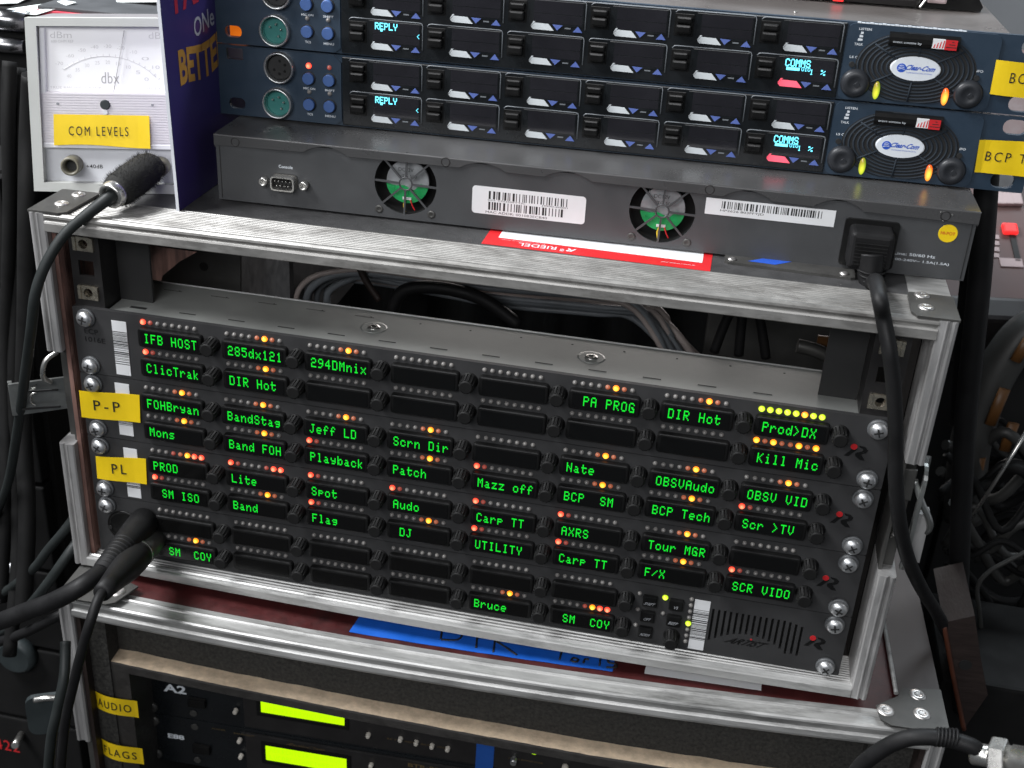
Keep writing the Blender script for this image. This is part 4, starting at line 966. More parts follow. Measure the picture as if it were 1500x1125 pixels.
# ------------------------------------------------------------------ the lower flight case
lA, lB = at(83, 876, z=-190), at(1390, 1078, z=-190)
lx = (lB - lA); LW = lx.length; lx.normalize()
FL = Frame(lA, lx, (-lx.y, lx.x, 0), (0, 0, 1))
def sag(v):
    u = (v.x - LW / 2) / (LW / 2); return (v.x, v.y, v.z - 9.6 * max(0, 1 - u * u))
def dens(x0, x1, n=14): return [x0 + (x1 - x0) * i / n for i in range(n + 1)]
def sweep(prof, xs):
    """(y, z) section swept along x through several stations"""
    b = MB(); R = [[b.bm.verts.new((x, p[0], p[1])) for p in prof] for x in xs]; n = len(prof)
    for a, c in zip(R, R[1:]):
        for i in range(n): b.bm.faces.new((a[i], a[(i + 1) % n], c[(i + 1) % n], c[i]))
    b.bm.faces.new(R[0]); b.bm.faces.new(R[-1][::-1])
    return b
lc = thing('flight_case', 'lower aluminium edged flight case with dark red top and blue tape, under the upper case', 'flight case', FL)
prof = [(17.5, -.5), (13.2, -.3), (12.6, .5), (11.4, 1.1), (10.2, .6), (9.8, -.1), (3.2, -.2), (2.6, .6), (1.2, .8), (.1, .1), (-.2, -1.2), (.7, -2.2), (.9, -5.6), (.4, -6.4), (-.4, -7.2), (-.6, -10.6), (-.3, -12.0), (.4, -12.9), (2, -12.9), (2.6, -8), (4, -2.6), (17.5, -2.6)]
sweep(prof, dens(8, LW - 8)).warp(sag).build('top_edge', M['alu'], lc)
sweep([(17.4, -1.0), (420, -1.0), (420, -9), (17.4, -9)], dens(22, LW - 22)).warp(sag).build('top_panel', M['lamred'], lc)
for sg, x in ((-1, 0), (1, LW)):
    P = [(0, 24), (0, .4), (.8, -.6), (2.2, -.8), (3.2, .2), (6.0, .4), (6.8, -.6), (8.6, -.8), (9.8, .2), (9.8, 24)]
    Q = [(x - sg * a, b_) for a, b_ in P]
    MB().poly_prism(Q, -121 if sg < 0 else -330, -.4, 'z').build('upright_edge', M['aluv'], lc)
    if sg < 0: MB().poly_prism(Q, -330, -190, 'z').build('upright_edge', M['aluv'], lc)
    MB().box(*sorted((x - sg * 2, x - sg * 9)), 9, 24, -330, -3).build('tongue_strip', M['bracket'], lc)
    MB().box(*sorted((x, x - sg * 9)), 24, 420, -330, -1).build('side_panel', M['lam'], lc)
    MB().box(*sorted((x + sg * .3, x - sg * 26)), 27.5, 420, -1.6, .5).build('side_edge', M['rail'], lc)
    MB().box(*sorted((x - sg * 10, x - sg * 13)), 2, 24, -330, -14).build('inside_edge', M['brown'], lc)
MB().box(9, LW - 9, 418, 420, -330, -9).build('back_panel', M['dark'], lc)
def bracket2(poly, rv):
    b = MB().poly_prism(poly, .9, 2.1, 'z').build('corner_bracket', M['bracket'], lc)
    for x, y in rv: MB().lathe([(5.2, 0), (5.1, .5), (3.8, 1.2), (1.9, 1.3), (1.6, .8)], (x, y, 2.0), (0, 0, 1), 18).build('rivet', M['rivet'], b)
def lz(px, py): q = FL.at(px, py, z=1.5); return (q.x, q.y)
bracket2([(-.4, -.6), (34, -1.2), (39, 2), (46, 21), (30, 27), (26, 46), (-.4, 46)], [lz(127, 858), lz(172, 868)])
br_ = [lz(1287, 1052), lz(1283, 1040), lz(1283, 1034), lz(1316, 1020), lz(1321, 1009), lz(1390, 1013)]
bracket2([(LW + .4, -.8), (br_[0][0] + 7, -.8), (br_[1][0] + 2, 3), br_[2], br_[3], br_[4], (LW + .4, br_[5][1])], [lz(1297, 1042), lz(1344, 1019), lz(1350, 1047)])
MB().tube([(LW - 27.2, 30, 1.0), (LW - 27.2, 420, 1.0)], 1.4, 8, sub=1).build('side_bead', M['alu'], lc)
# blue tape and white label on the red top
def onz(px, py):
    q = FL.at(px, py, z=-6)
    for _ in range(3): q = FL.at(px, py, z=sag(Vector((q.x, 0, -.6)))[2])
    return q.x, q.y
a0, a1 = onz(511, 926), onz(897, 984)
tpb = MB()
for i in range(16):
    u0, u1 = i / 16, (i + 1) / 16
    X = lambda u, t: a0[0] + (a1[0] - a0[0]) * u + (5.0 * t if u < .5 else 1.5 * t)
    Y = lambda u, t: a0[1] + (a1[1] - a0[1]) * u + 36 * t
    hh = lambda u: -.55 + .25 * (abs(math.sin(u * 17)) < .3)
    tpb.quad((X(u0, 0), Y(u0, 0), hh(u0)), (X(u1, 0), Y(u1, 0), hh(u1)), (X(u1, 1), Y(u1, 1), hh(u1)), (X(u0, 1), Y(u0, 1), hh(u0)))
tpb = tpb.warp(sag).build('blue_tape', M['blue_tape'], lc)
def hand(strokes, r=.75):
    mb = MB()
    for s in strokes: mb.tube([sag(Vector((p[0], p[1], -.45))) for p in s], r, 6, sub=4)
    return mb.warp(lambda v: v)
def tp(px, py): q = onz(px, py); return q
yb = .5 * (a0[1] + a1[1])
bs = tp(640, 935); x_ = bs[0]; y_ = bs[1] - 1.5
ST = [[(x_, y_ + 26), (x_ + 1, y_ + 14), (x_ + 2.6, y_ + 1)], [(x_, y_ + 25), (x_ + 10, y_ + 22), (x_ + 9, y_ + 14), (x_ + 2, y_ + 13)], [(x_ + 2, y_ + 13), (x_ + 14, y_ + 11), (x_ + 13.5, y_ + 3), (x_ + 3, y_ + .5)],
      [(x_ + 24, y_ + 24), (x_ + 25, y_ + 10), (x_ + 26.5, y_ - 2)], [(x_ + 17, y_ + 25), (x_ + 32, y_ + 23)],
      [(x_ + 36, y_ + 23), (x_ + 37, y_ + 8), (x_ + 38, y_ - 4)], [(x_ + 36, y_ + 22), (x_ + 46, y_ + 18), (x_ + 45, y_ + 10), (x_ + 38, y_ + 7)], [(x_ + 38, y_ + 7), (x_ + 46, y_ + 2), (x_ + 53, y_ - 3)]]
bs = tp(818, 967); x2, y2 = bs
ST += [[(x2 + 1, y2 + 9), (x2 + .6, y2)], [(x2 + 11, y2 + 4), (x2 + 8.6, y2 + 3.4), (x2 + 8.4, y2 + .8), (x2 + 11, y2 + .4), (x2 + 12.4, y2 + 2.4), (x2 + 11, y2 + 4)], [(x2 + 16, y2 + .2), (x2 + 16.4, y2 + 4), (x2 + 19, y2 + 4.4)],
       [(x2 + 26, y2 + 8.6), (x2 + 26.2, y2 - .4)], [(x2 + 37, y2 + 8), (x2 + 31.5, y2 + 7.6), (x2 + 31.6, y2 + 4.2), (x2 + 36, y2 + 3.8), (x2 + 36.4, y2 + .6), (x2 + 30.6, y2 - .6)]]
for st_ in ST: hand([st_]).build('marker_stroke', M['ink'], tpb)
w0, w1 = onz(944, 986), onz(1115, 1011)
MB().poly_prism([(w0[0], w0[1]), (w1[0], w1[1]), (w1[0] + 2, w1[1] + 30), (w0[0] + 2, w0[1] + 30)], -.9, -.6, 'z').warp(sag).build('white_label', M['white'], lc)
# black foam lining and the raw board box inside
fo = MB()
fo.bm.free(); fo = sweep([(24, -14), (24, -66), (60, -68), (60, -12)], dens(12, LW - 12, 60))
fo.warp(lambda v: (v.x, v.y + 1.2 * noise.noise(Vector((v.x * .06, v.z * .06, 0))), v.z + 1.5 * noise.noise(Vector((v.x * .05, 3, v.y * .1))))).warp(sag).build('foam_lining', M['foam'], lc)
q = MB(); q.poly_prism([(13, -330), (26, -330), (26, -14), (13, -14)], 9, 60).build('foam_lining', M['foam'], lc)
MB().box(LW - 40, LW - 13, 14, 60, -330, -14).build('foam_lining', M['foam'], lc)
FI = FL
rk = thing('rack_box', 'raw board rack box with black painted edges inside the lower case', 'rack box', FL)
rx0 = FL.at(160, 968, 10).x
def rtop(x):
    T = ((20, -55.3), (100, -60.6), (184, -64.6), (270, -68.0), (354, -70.0), (440, -69.2), (560, -66))
    for (a, p), (b, q) in zip(T, T[1:]):
        if x <= b: return p + (q - p) * (x - a) / (b - a)
    return -66
RX1 = LW - 60
b = MB(); rr = random.Random(8)
xs = dens(rx0, RX1, 70); rows = []
for x in xs:
    j = .45 * rr.random(); zt = rtop(x)
    rows.append([(x, 10.4 + j, zt - .1), (x, 42, zt), (x, 42, zt - 7.4), (x, 10.2, zt - 7.4), (x, 10.0 + .5 * j, zt - 1.2 - j)])
def skin(rows, keep):
    m = MB(); R = [[m.bm.verts.new(p) for p in r] for r in rows]
    for a, c in zip(R, R[1:]):
        for i in keep: m.bm.faces.new((a[i], a[(i + 1) % 5], c[(i + 1) % 5], c[i]))
    return m
skin(rows, (0, 1, 2)).build('top_board', M['ply'], rk)
skin(rows, (3, 4)).build('board_edge', M['ply_b'], rk)
MB().box(rx0 + .3, rx0 + 13, 10.3, 200, -330, -63.6).build('side_board', M['ply_b'], rk)
MB().box(RX1 - 13, RX1 - .3, 10.3, 200, -330, -71).build('side_board', M['ply_b'], rk)
for k, s in enumerate(('AUDIO', 'FLAGS')):
    c0 = FL.at((143, 152)[k], (1026, 1095)[k], 8)
    n = 16; tb = MB()
    xa, wt = c0.x - 4.5, 33.0
    def bend(u):                                        # strip starts on the foam, bulges over the board's corner, dips into the box
        return xa + wt * u, 8.6 - 4.6 * math.sin(math.pi * min(1, u * 1.02)) + 2.6 * (1 - u) ** 4, c0.z + 3.4 * math.sin(u * 2.9) - 3.2 * u - .6
    for i in range(n):
        A, B_ = bend(i / n), bend((i + 1) / n)
        tb.quad((A[0], A[1], A[2] - 7.4), (B_[0], B_[1], B_[2] - 7.4), (B_[0], B_[1], B_[2] + 7.4), (A[0], A[1], A[2] + 7.4))
    tb = tb.build('name_tape', M['yellow'], rk, label='curled yellow tape lettered ' + s)
    def fb(a, b_):
        A = bend(min(1, max(0, (a - xa) / wt))); return (a, A[1] - .3, A[2] + b_)
    text(MB(), s, xa + wt * .52, -.3, 24.0, 6.8, 0, 1.3, .008, fn=fb).build('tape_lettering', M['ink'], tb)
# two radio base stations in the box
def radio(k):
    X0 = 28
    zt = FL.at(330, 1062, 40).z + 44.45 if k == 0 else FL.at(330, 1062, 40).z
    f = Frame(FL.w(X0, 40, zt), FL.ex, FL.ey, FL.ez)
    t = thing('radio_base_station', ('upper black radio base station marked A2 with lime display, inside the board box' if k == 0 else 'lower black radio base station marked E88 with lime display, inside the board box'), 'radio station', f, 'radio base stations in the lower case')
    P = lambda px, py: f.at(px, py, 0)
    MB().box(0, 482, 0, 3, -44.2, -.2, .5).build('faceplate', M['key_dark'], t)
    MB().box(18, 464, 3, 150, -44, -.6).build('chassis', M['dark'], t)
    MB().box(78, 470, -1.6, .2, -41.5, -3.0, .8).build('raised_panel', M['steel_black'], t)
    dz = 0 if k == 0 else -44.45
    lq = [P(383, 1024), P(506, 1046), P(505, 1067), P(387, 1047)] if k == 0 else [P(390, 1087), P(509, 1108), P(510, 1130), P(392, 1109)]
    x0, x1 = lq[0].x, lq[1].x
    z1 = -10.6; z0 = -25.0
    fr = MB().holed([(x0 - 3, z0 - 3), (x1 + 3, z0 - 3), (x1 + 3, z1 + 3), (x0 - 3, z1 + 3)], [[(x0, z0), (x1, z0), (x1, z1), (x0, z1)]], -2.6, -1.2).build('display_frame', M['house'], t)
    MB().box(x0 - .5, x1 + .5, -1.75, -1.4, z0 - .5, z1 + .5).build('lcd', M['lcd'], fr)
    mb = MB(); r = random.Random(30 + k)
    for i in range(18):
        xx = x0 + 3 + i * (x1 - x0 - 6) / 18
        for j in range(2): dots(mb, r.choice('ABCEFHKLNPRTUVX'), xx, z1 - 2.2 - j * 6.6, .42, .58, -1.8)
    mb.build('lcd_characters', M['lcd_dim'], fr)
    def kn(px, py, m='knob_w', r=1.75, L_=4.5, nm='push_knob'):
        q = P(px, py); MB().lathe([(r * 1.05, 1.2), (r, 1.7), (r * .92, L_), (r * .6, L_ + .6)], (q.x, 0, q.z), (0, -1, 0), 14).build(nm, M[m], t)
    if k == 0:
        for p in ((347, 1038), (541, 1073), (588, 1079), (611, 1084), (634, 1089), (657, 1093)): kn(*p)
        text(MB(), 'A2', *P(256, 1009).xz, 17, 7.2, -.1, 1, .03).build('front_lettering', M['white_ink'], t)
        lbq = [P(699, 1085), P(725, 1089)]
        lb = MB().box(lbq[0].x, lbq[1].x, -2.1, -1.5, -44, -12).build('channel_label', M['bluelab'], t)
        text(MB(), '600', (lbq[0].x + lbq[1].x) / 2, -17.2, 6.4, 2.2, -2.15, 1, .02).build('label_lettering', M['white_ink'], lb)
    else:
        for p in ((353, 1081), (355, 1104), (545, 1117)): kn(*p)
        text(MB(), 'E88', *P(258, 1079).xz, 12.5, 4.4, -.1, 1, .04).build('front_lettering', M['white_ink'], t)
        lbq = [P(698, 1116), P(724, 1121)]
        MB().box(lbq[0].x, lbq[1].x, -2.1, -1.5, -40, -.6).build('channel_label', M['white'], t)
        text(MB(), 'RadioCom', *P(450, 1092).xz, 27, 2.6, -1.7, 1, .0, .15).build('maker_lettering', M['gold_ink'], t)
        text(MB(), 'BTR-800', *P(625, 1122).xz, 26, 3.4, -1.7, 1, .02).build('maker_lettering', M['gold_ink'], t)
    dq = 0 if k == 0 else 39
    for i, (px, py) in enumerate(((754, 1108), (829, 1117), (905, 1128), (980, 1140))):
        q = P(px, py); z = q.z if k == 0 else q.z - 44
        z = q.z + (0 if k == 0 else -44.45)
        MB().lathe([(2.6, 1.2), (2.5, 3), (2.0, 7)], (q.x, 0, z - (0 if i % 2 == 0 else 2)), (0, -1, 0), 14).build('toggle', M['xlr'] if i % 2 == 0 else M['knob_w'], t)
    for px, py in ((783, 1099), (857, 1110)):
        q = P(px, py); z = q.z + (0 if k == 0 else -44.45)
        put('indicator', MB().lathe([(1, 0), (1, .7), (.7, 1.4)], (0, 0, 0), (0, -1, 0), 14, sq=(2.8, 1.5)).mesh('indicator', M['lcd']), t, (q.x, -1.5, z), rot=(0, math.radians(6), 0))
    for px, py in ((290, 1027), (297, 1095)) if True else ():
        if (k == 0) == (py < 1060):
            q = P(px, py); MB().box(q.x - 6.4, q.x + 6.4, -3.6, .1, q.z - 3.6, q.z + 3.6, .8).build('power_rocker', M['house'], t)
    for z in (-6.35, -38.1):
        w = MB().lathe([(4.6, 0), (4.4, 1.4), (3.0, 2.4)], (9, 0, z), (0, -1, 0), 16).build('screw', M['bracket'], t)
        MB().lathe([(2.8, 0), (2.6, .8)], (40, 0, z), (0, -1, 0), 12).build('panel_screw', M['bracket'], t)
    text(MB(), 'POWER', 58, -5.2, 10, 1.4, -.1).build('small_lettering', M['gold_ink'], t)
    text(MB(), 'BACKLIGHT', P(350, 1027).x + 3, -5.6 if k == 0 else -4.6, 15, 1.4, -1.7).build('small_lettering', M['gold_ink'], t)
    mb = MB()
    for i, s in enumerate(('SET', 'SELECT', 'GAIN', 'MENU')): text(mb, s, P(575, 1086).x + 12 * i, -30.5, 7.4, 1.3, -1.7)
    text(mb, 'STAGE ANNOUNCE', P(770, 1118).x, -30, 24, 1.3, -1.7); mb.build('small_lettering', M['gold_ink'], t)
for k in range(2): radio(k)
# ------------------------------------------------------------------ XLR leads plugged into the lowest station
def lead(name, label, root, d, parts, cps, r, mcord):
    t = thing('microphone_lead', label, 'cable', Frame(root, (1, 0, 0), (0, 1, 0), (0, 0, 1)))
    d = Vector(d).normalized(); h = 0
    for nm, m, prof_ in parts:
        MB().lathe([(a, b_) for a, b_ in prof_], (0, 0, 0), d, 26).build(nm, M[m], t)
    MB().tube([p - root for p in cps], r, 12).build('cord', M[mcord], t)
    return t
r1 = Vector((-198.5, -4, -157)); 
r1 = at(222, 790, y=-2); e1 = at(150, 868, y=-88)
d1 = (e1 - r1); L1 = d1.length
lead('x', 'slim lead with metal barrel and long black boot in the lowest station', r1, d1,
     [('barrel', 'tin2' if 'tin2' in M else 'bracket', [(9.4, 0), (9.6, 2), (9.6, L1 * .30), (9.2, L1 * .31)]), ('barrel_ring', 'tin', [(9.8, L1 * .295), (9.8, L1 * .315)]),
      ('boot', 'cord', [(9.6, L1 * .315), (9.9, L1 * .38), (9.4, L1 * .58), (7.6, L1 * .72), (6.2, L1 * .88), (5.4, L1), (3, L1 + .5)])] +
     [('boot_rib', 'cord', [(6.9 - .28 * i, L1 * (.74 + .032 * i)), (7.3 - .28 * i, L1 * (.75 + .032 * i)), (6.7 - .28 * i, L1 * (.76 + .032 * i))]) for i in range(7)],
     [e1 - d1 * .02] + [at(a, b, y=c) for a, b, c in ((143, 880, -95), (131, 915, -104), (118, 960, -106), (107, 1005, -104), (97, 1050, -102), (91, 1100, -100), (88, 1160, -98), (86, 1260, -96))], 3.0, 'cord')
r2 = at(213, 762, y=-3); e2 = at(150, 838, y=-62)
d2 = e2 - r2; L2 = d2.length
lead('x', 'heavy black lead with long rubber boot crossing in front of the left upright', r2, d2,
     [('boot', 'cord', [(9.2, 0), (9.4, L2 * .2), (8.4, L2 * .5), (7.0, L2 * .8), (6.4, L2 * 1.02)])] +
     [('boot_rib', 'cord', [(8.2 - .22 * i, L2 * (.50 + .055 * i)), (8.7 - .22 * i, L2 * (.515 + .055 * i)), (8.1 - .22 * i, L2 * (.53 + .055 * i))]) for i in range(9)],
     [e2 - d2 * .04] + [at(a, b, y=c) for a, b, c in ((120, 858, -78), (80, 880, -82), (40, 895, -78), (0, 910, -70), (-40, 922, -60), (-120, 940, -40))], 5.6, 'cord')
# ------------------------------------------------------------------ BNC lead at the lower right
b0 = at(1452, 1108, y=-150)
bn = thing('coax_lead', 'black coaxial lead ending in a bright BNC plug at the lower right corner', 'cable', Frame(b0, (1, 0, 0), (0, 1, 0), (0, 0, 1)))
d3 = (at(1500, 1116, y=-155) - b0).normalized()
MB().lathe([(4.4, -9), (5.2, -8), (5.2, -1), (4.6, 0)], (0, 0, 0), d3, 18).build('collar', M['tin'], bn)
MB().lathe([(8.6, 0), (9.0, .6), (9.0, 6.4), (8.6, 7)], (0, 0, 0), d3, 6, smooth=False).build('hex_nut', M['tin'], bn)
MB().lathe([(6.4, 7), (6.4, 9), (7.0, 9.4), (7.0, 21), (7.6, 21.5), (7.6, 24), (6, 24.2)], (0, 0, 0), d3, 22).build('bayonet_sleeve', M['tin'], bn)
cps = [b0 - d3 * 6] + [at(a, b, y=c) for a, b, c in ((1425, 1094, -148), (1385, 1082, -146), (1340, 1080, -146), (1310, 1088, -145), (1280, 1106, -142), (1255, 1130, -138), (1225, 1180, -134), (1200, 1250, -130))]
MB().tube([p - b0 for p in cps], 4.0, 12).build('cord', M['cord'], bn)
for i in range(6):
    c = at(1372 + i * 5.5, 1079.5 + i * .35, y=-146) - b0
    MB().lathe([(4.5, -.5), (4.7, 0), (4.5, .5)], c, (1, 0, -.03), 14).build('cord_rib', M['cord'], bn)
# ------------------------------------------------------------------ background: room
def struct(name, mb, m): return mb.build(name, m, None, kind='structure')
struct('floor', MB().box(-2500, 2500, -900, 2600, -760, -740), M['floor'])
struct('back_wall', MB().box(-2500, 2500, 2300, 2340, -740, 1800), M['wall'])
cu = MB()
cx_ = [(-2300 + 26.0 * i, 1480 + 22 * math.sin(i * 1.05) + 8 * math.sin(i * .37)) for i in range(103)]
for (a, b), (c, d) in zip(cx_, cx_[1:]): cu.quad((a, b, -730), (c, d, -730), (c, d, 1250), (a, b, 1250))
bmesh.ops.remove_doubles(cu.bm, verts=cu.bm.verts[:], dist=.01)
for f in cu.bm.faces: f.smooth = True
ct = cu.build('added_backdrop', M['dark'], None, (-960, 1480, -730), label='added dark curtain hanging in the dark behind the cases', cat='backdrop')  # dark sheet added so the view through the open back stays black
mo = ct.modifiers.new('backdrop_thickness', 'SOLIDIFY'); mo.thickness = .003
struct('side_wall', MB().box(2460, 2500, -900, 2300, -740, 1800), M['wall'])
# table that carries the cases
tb = thing('work_table', 'dark table under the stacked flight cases', 'table', Frame((40, 180, -740), (1, 0, 0), (0, 1, 0), (0, 0, 1)))
MB().box(-420, 420, -330, 330, 190, 218, 2).build('table_top', M['dark'], tb)
for x in (-390, 390):
    for y in (-300, 300): MB().box(x - 20, x + 20, y - 20, y + 20, 0, 190).build('leg', M['steel_black'], tb)
# left: tall black rack of gear
lk = thing('equipment_rack', 'tall black equipment rack in the shade left of the cases', 'equipment rack', Frame((-470, 60, -740), (1, 0, 0), (0, 1, 0), (0, 0, 1)))
MB().box(-220, 150, 20, 420, 0, 790).build('cabinet', M['dark'], lk)
g = lambda px, py, y=60: at(px, py, y=y) - Vector((-470, 60, -740))
for i in range(9):
    z0 = 90 + i * 78
    MB().box(-215, 146, 8, 20, z0, z0 + 74, 1.5).build('gear_front', M['dark'], lk)
for px, py in ((2, 590), (12, 686), (22, 735), (26, 757), (36, 828), (40, 845), (18, 832)):
    q = g(px, py, 68); s_ = MB().lathe([(5.0, 0), (5.0, 1), (3.8, 2.6), (1.4, 3.4)], (q.x, 8, q.z), (0, -1, 0), 16).build('screw', M['screw'], lk)
q = g(10, 705, 68); MB().box(q.x - 3.4, q.x + 3.4, 5, 8, q.z - 2, q.z + 2, .6).build('lamp', M['redled'], lk)
q = g(1, 753, 68); lb = MB().box(q.x - 14, q.x + 5.5, 6.6, 8, q.z - 7, q.z + 7).build('tag', M['white'], lk)
text(MB(), 'FR', q.x - 1.5, q.z, 9, 8, 6.5, 1, .02).build('tag_lettering', M['ink'], lb)
q = g(14, 1092, 68); text(MB(), '422', q.x - 2, q.z, 22, 11, 7.5, 1.1, .0).build('red_lettering', M['redtext'], lk)
q = g(5, 830, 68); MB().box(q.x - 40, q.x + 4, 2, 8, q.z - 8, q.z + 9, 1).build('pale_plate', M['tin'], lk)
MB().lathe([(17, 0), (16, 6), (13, 9)], tuple(g(28, 955, 68)), (0, -1, 0), 28).build('dim_knob', M['bluish'], lk)
q = g(32, 1075, 68); MB().lathe([(3, 0), (3, 20)], (q.x, 8, q.z), (.3, -1, .3), 10).build('peg', M['tin'], lk)
lq = at(68, 1045, y=-20)
lt2 = thing('loose_latch', 'blue grey metal latch sticking out beside the lower case', 'latch', Frame(lq, (.9, .43, 0), (-.43, .9, 0), (0, 0, 1)))
MB().poly_prism(rrect(-13, 15, -17, 17, 7, 4), -2, 2).build('plate', M['bluish'], lt2)
MB().tube([(-6, -3, 16), (4, -5, 18), (16, -4, 14)], 2.2, 8).build('rod', M['tin'], lt2)
vc = [(([(46, 110, 60), (42, 200, 60), (40, 300, 50), (38, 460, 45), (34, 620, 40), (40, 760, 20), (34, 900, 0)], 6.0), 'cordd', 'thick black cable hanging down the dark left edge beside the meter'),
      (([(14, 90, 80), (12, 180, 70), (14, 320, 65), (8, 520, 60), (10, 700, 40), (2, 880, 20)], 4.5), 'cordd', 'black cable hanging at the far left edge'),
      (([(30, 100, 90), (28, 220, 75), (24, 420, 68), (20, 640, 50), (27, 800, 30), (14, 960, 0)], 5.0), 'cordd', 'second thick black cable in the left hanging bunch'),
      (([(150, 700, 20), (100, 770, 6), (70, 806, 4), (50, 832, 8), (10, 865, 20), (-50, 900, 40)], 3.2), 'cordg', 'grey green cable running behind the left upright of the upper case'),
      (([(130, 770, 20), (104, 806, 0), (76, 846, -8), (48, 882, -4), (10, 922, 16), (-40, 950, 30)], 3.4), 'cordg', 'grey cable sloping down to the left under the heavy black lead'),
      (([(110, 890, 10), (80, 905, 0), (40, 925, 0), (0, 940, 10), (-40, 948, 20)], 3.6), 'cord', 'black cable leaving the lower case at its upper left corner'),
      (([(96, 940, -70), (94, 990, -84), (84, 1040, -92), (74, 1090, -96), (68, 1180, -98)], 3.2), 'cordg', 'grey cord hanging beside the slim lead at lower left')]
for (p, r), m, l in vc:
    c = at(*p[2][:2], y=p[2][2])
    MB().tube([at(a, b_, y=y_) for a, b_, y_ in p], r, 10).build('hanging_cable', M[m], None, c, label=l, cat='cable')
# behind the meter: grab handle, book, papers, dark folder
h = thing('grab_handle', 'chrome grab handle on a dark lid left of the white meter', 'handle', Frame(at(16, 44, y=120), (1, 0, 0), (0, 1, 0), (0, 0, 1)))
MB().lathe([(7, -26), (7, 14)], (0, 0, 6), (1, 0, 0), 18).build('bar', M['chrome'], h)
MB().lathe([(5, -26), (5, 12)], (0, -4, -9), (1, 0, 0), 18).build('bar', M['chrome'], h)
MB().box(-60, 20, 8, 40, -160, 8, 3).build('base', M['dark'], h)
b0, b1 = at(52, 22, y=125), at(262, 21, y=125)
bk = thing('red_book', 'red edged book lying flat behind the white meter', 'book', Frame(b0, (1, 0, 0), (0, 1, 0), (0, 0, 1)))
wd = b1.x - b0.x
MB().box(0, wd, 0, 130, 0, 3.6, .6).build('cover', M['pinkcloth'], bk)
MB().box(1, wd - 1, 1.5, 128, 3.7, 6, .5).build('folder', M['folder'], bk)
sd = MB().box(-30, wd + 6, -2, 150, -150, -.1, 2).build('dark_case', M['dark'], None, label='dark case carrying the red book behind the meter', cat='case'); sd.location = b0 * S
def sheet(name, label, px, y, th=.4):
    P = [at(a, b, y=c) for (a, b), c in zip(px, y)]
    m = MB(); m.bm.faces.new([m.bm.verts.new(p - P[0]) for p in P])
    o = m.build(name, M['paper'], None, label=label, cat='paper'); o.location = P[0] * S
    q = o.modifiers.new('paper_thickness', 'SOLIDIFY'); q.thickness = th * S
sheet('paper_strip', 'white paper strip draped over the red book at upper left', [(-10, 20), (54, 22), (80, 14), (112, 4), (94, 1), (30, 12), (-10, 16)], (118, 120, 126, 140, 146, 134, 122))
sheet('paper_scrap', 'small white paper scrap at the upper left corner', [(-10, 6), (26, 5), (44, -4), (-10, -8)], (150, 150, 165, 168))
sheet('paper_sheet', 'white sheet lying behind the meter near the purple card', [(157, 4), (250, 3), (250, -16), (154, -16)], (160, 160, 200, 200))
# behind the key panels: black hardware seen over the top edge, upper right
hb = thing('black_device', 'black device lying on the upper key panel at the top right', 'device', Frame(KP.w(326, 56, 86.0), EX, EY, EZ))
MB().box(-60, 70, 0, 70, .2, 46, 4).build('body', M['steel_black'], hb)
MB().poly_prism([(70, .3), (104, .3), (105, 3), (98, 13), (84, 20), (70, 24)], 6, 60).build('foot_flap', M['house'], hb)
MB().box(20, 26, -2, .4, 1, 6, .5).build('red_light', M['redled'], hb)
MB().box(73, 84, 2, 6.2, 3.5, 12, 1.2).build('pale_latch', M['desk_k'], hb)
MB().tube([(69, -1, 1), (72, 0, 6), (74, 2, 10)], .8, 6).build('latch_wire', M['tin'], hb)
# right: sloping console with keys and a red lamp
cs = thing('mixing_console', 'pinkish control desk with pale square keys and a red lamp at the right edge', 'control desk', Frame(at(1480, 420, y=330), (.98, .2, 0), (-.17, .83, .53), (.1, -.53, .84)))
YF = Frame(at(1480, 420, y=330), (.98, .2, 0), (-.17, .83, .53), (.1, -.53, .84)).at(1480, 440, z=1.0).y
MB().box(-62, 260, YF, 260, -40, 0, 3).build('desk_top', M['desk'], cs)
MB().box(-58, 250, 128, 132, 0, 2).build('desk_ridge', M['desk_d'], cs)
MB().box(-62, 262, YF - 22, YF, -58, 6, 4).build('arm_rest', M['desk_d'], cs)
CT = cs.matrix_world.inverted()
def onc(px, py):
    f = Frame(at(1480, 420, y=330), (.98, .2, 0), (-.17, .83, .53), (.1, -.53, .84)); q = f.at(px, py, z=1.0); return q
for i in range(3):
    for dx in (1462, 1475, 1488)[i:i + 1]:
        q = onc(dx, 288); MB().box(q.x - 4.2, q.x + 4.2, q.y - 9, q.y + 9, 0, 4, 1).build('square_key', M['desk_k'], cs)
q = onc(1471, 262); MB().poly_prism(rrect(q.x - 13, q.x + 13, q.y - 16, q.y + 16, 8, 4), 0, 4, 'z').build('round_key', M['desk_d'], cs)
q = onc(1479, 336); MB().box(q.x - 6, q.x + 6, q.y - 5, q.y + 5, 0, 4, 1.5).build('lamp', M['redled'], cs)
for i in range(4):
    q = onc(1455, 346 + i * 9); MB().box(q.x - 7 - i, q.x + 5, q.y - 2, q.y + 2, 0, .8).build('scale_mark', M['desk_k'], cs)
q = onc(1484, 352); MB().box(q.x - 1.5, q.x + 3, q.y - 20, q.y + 8, 0, 1).build('fader_slot', M['ink'], cs)
q = onc(1480, 384); MB().box(q.x - 8, q.x + 10, q.y - 4, q.y + 4, 0, 1).build('scale_mark', M['desk_k'], cs)
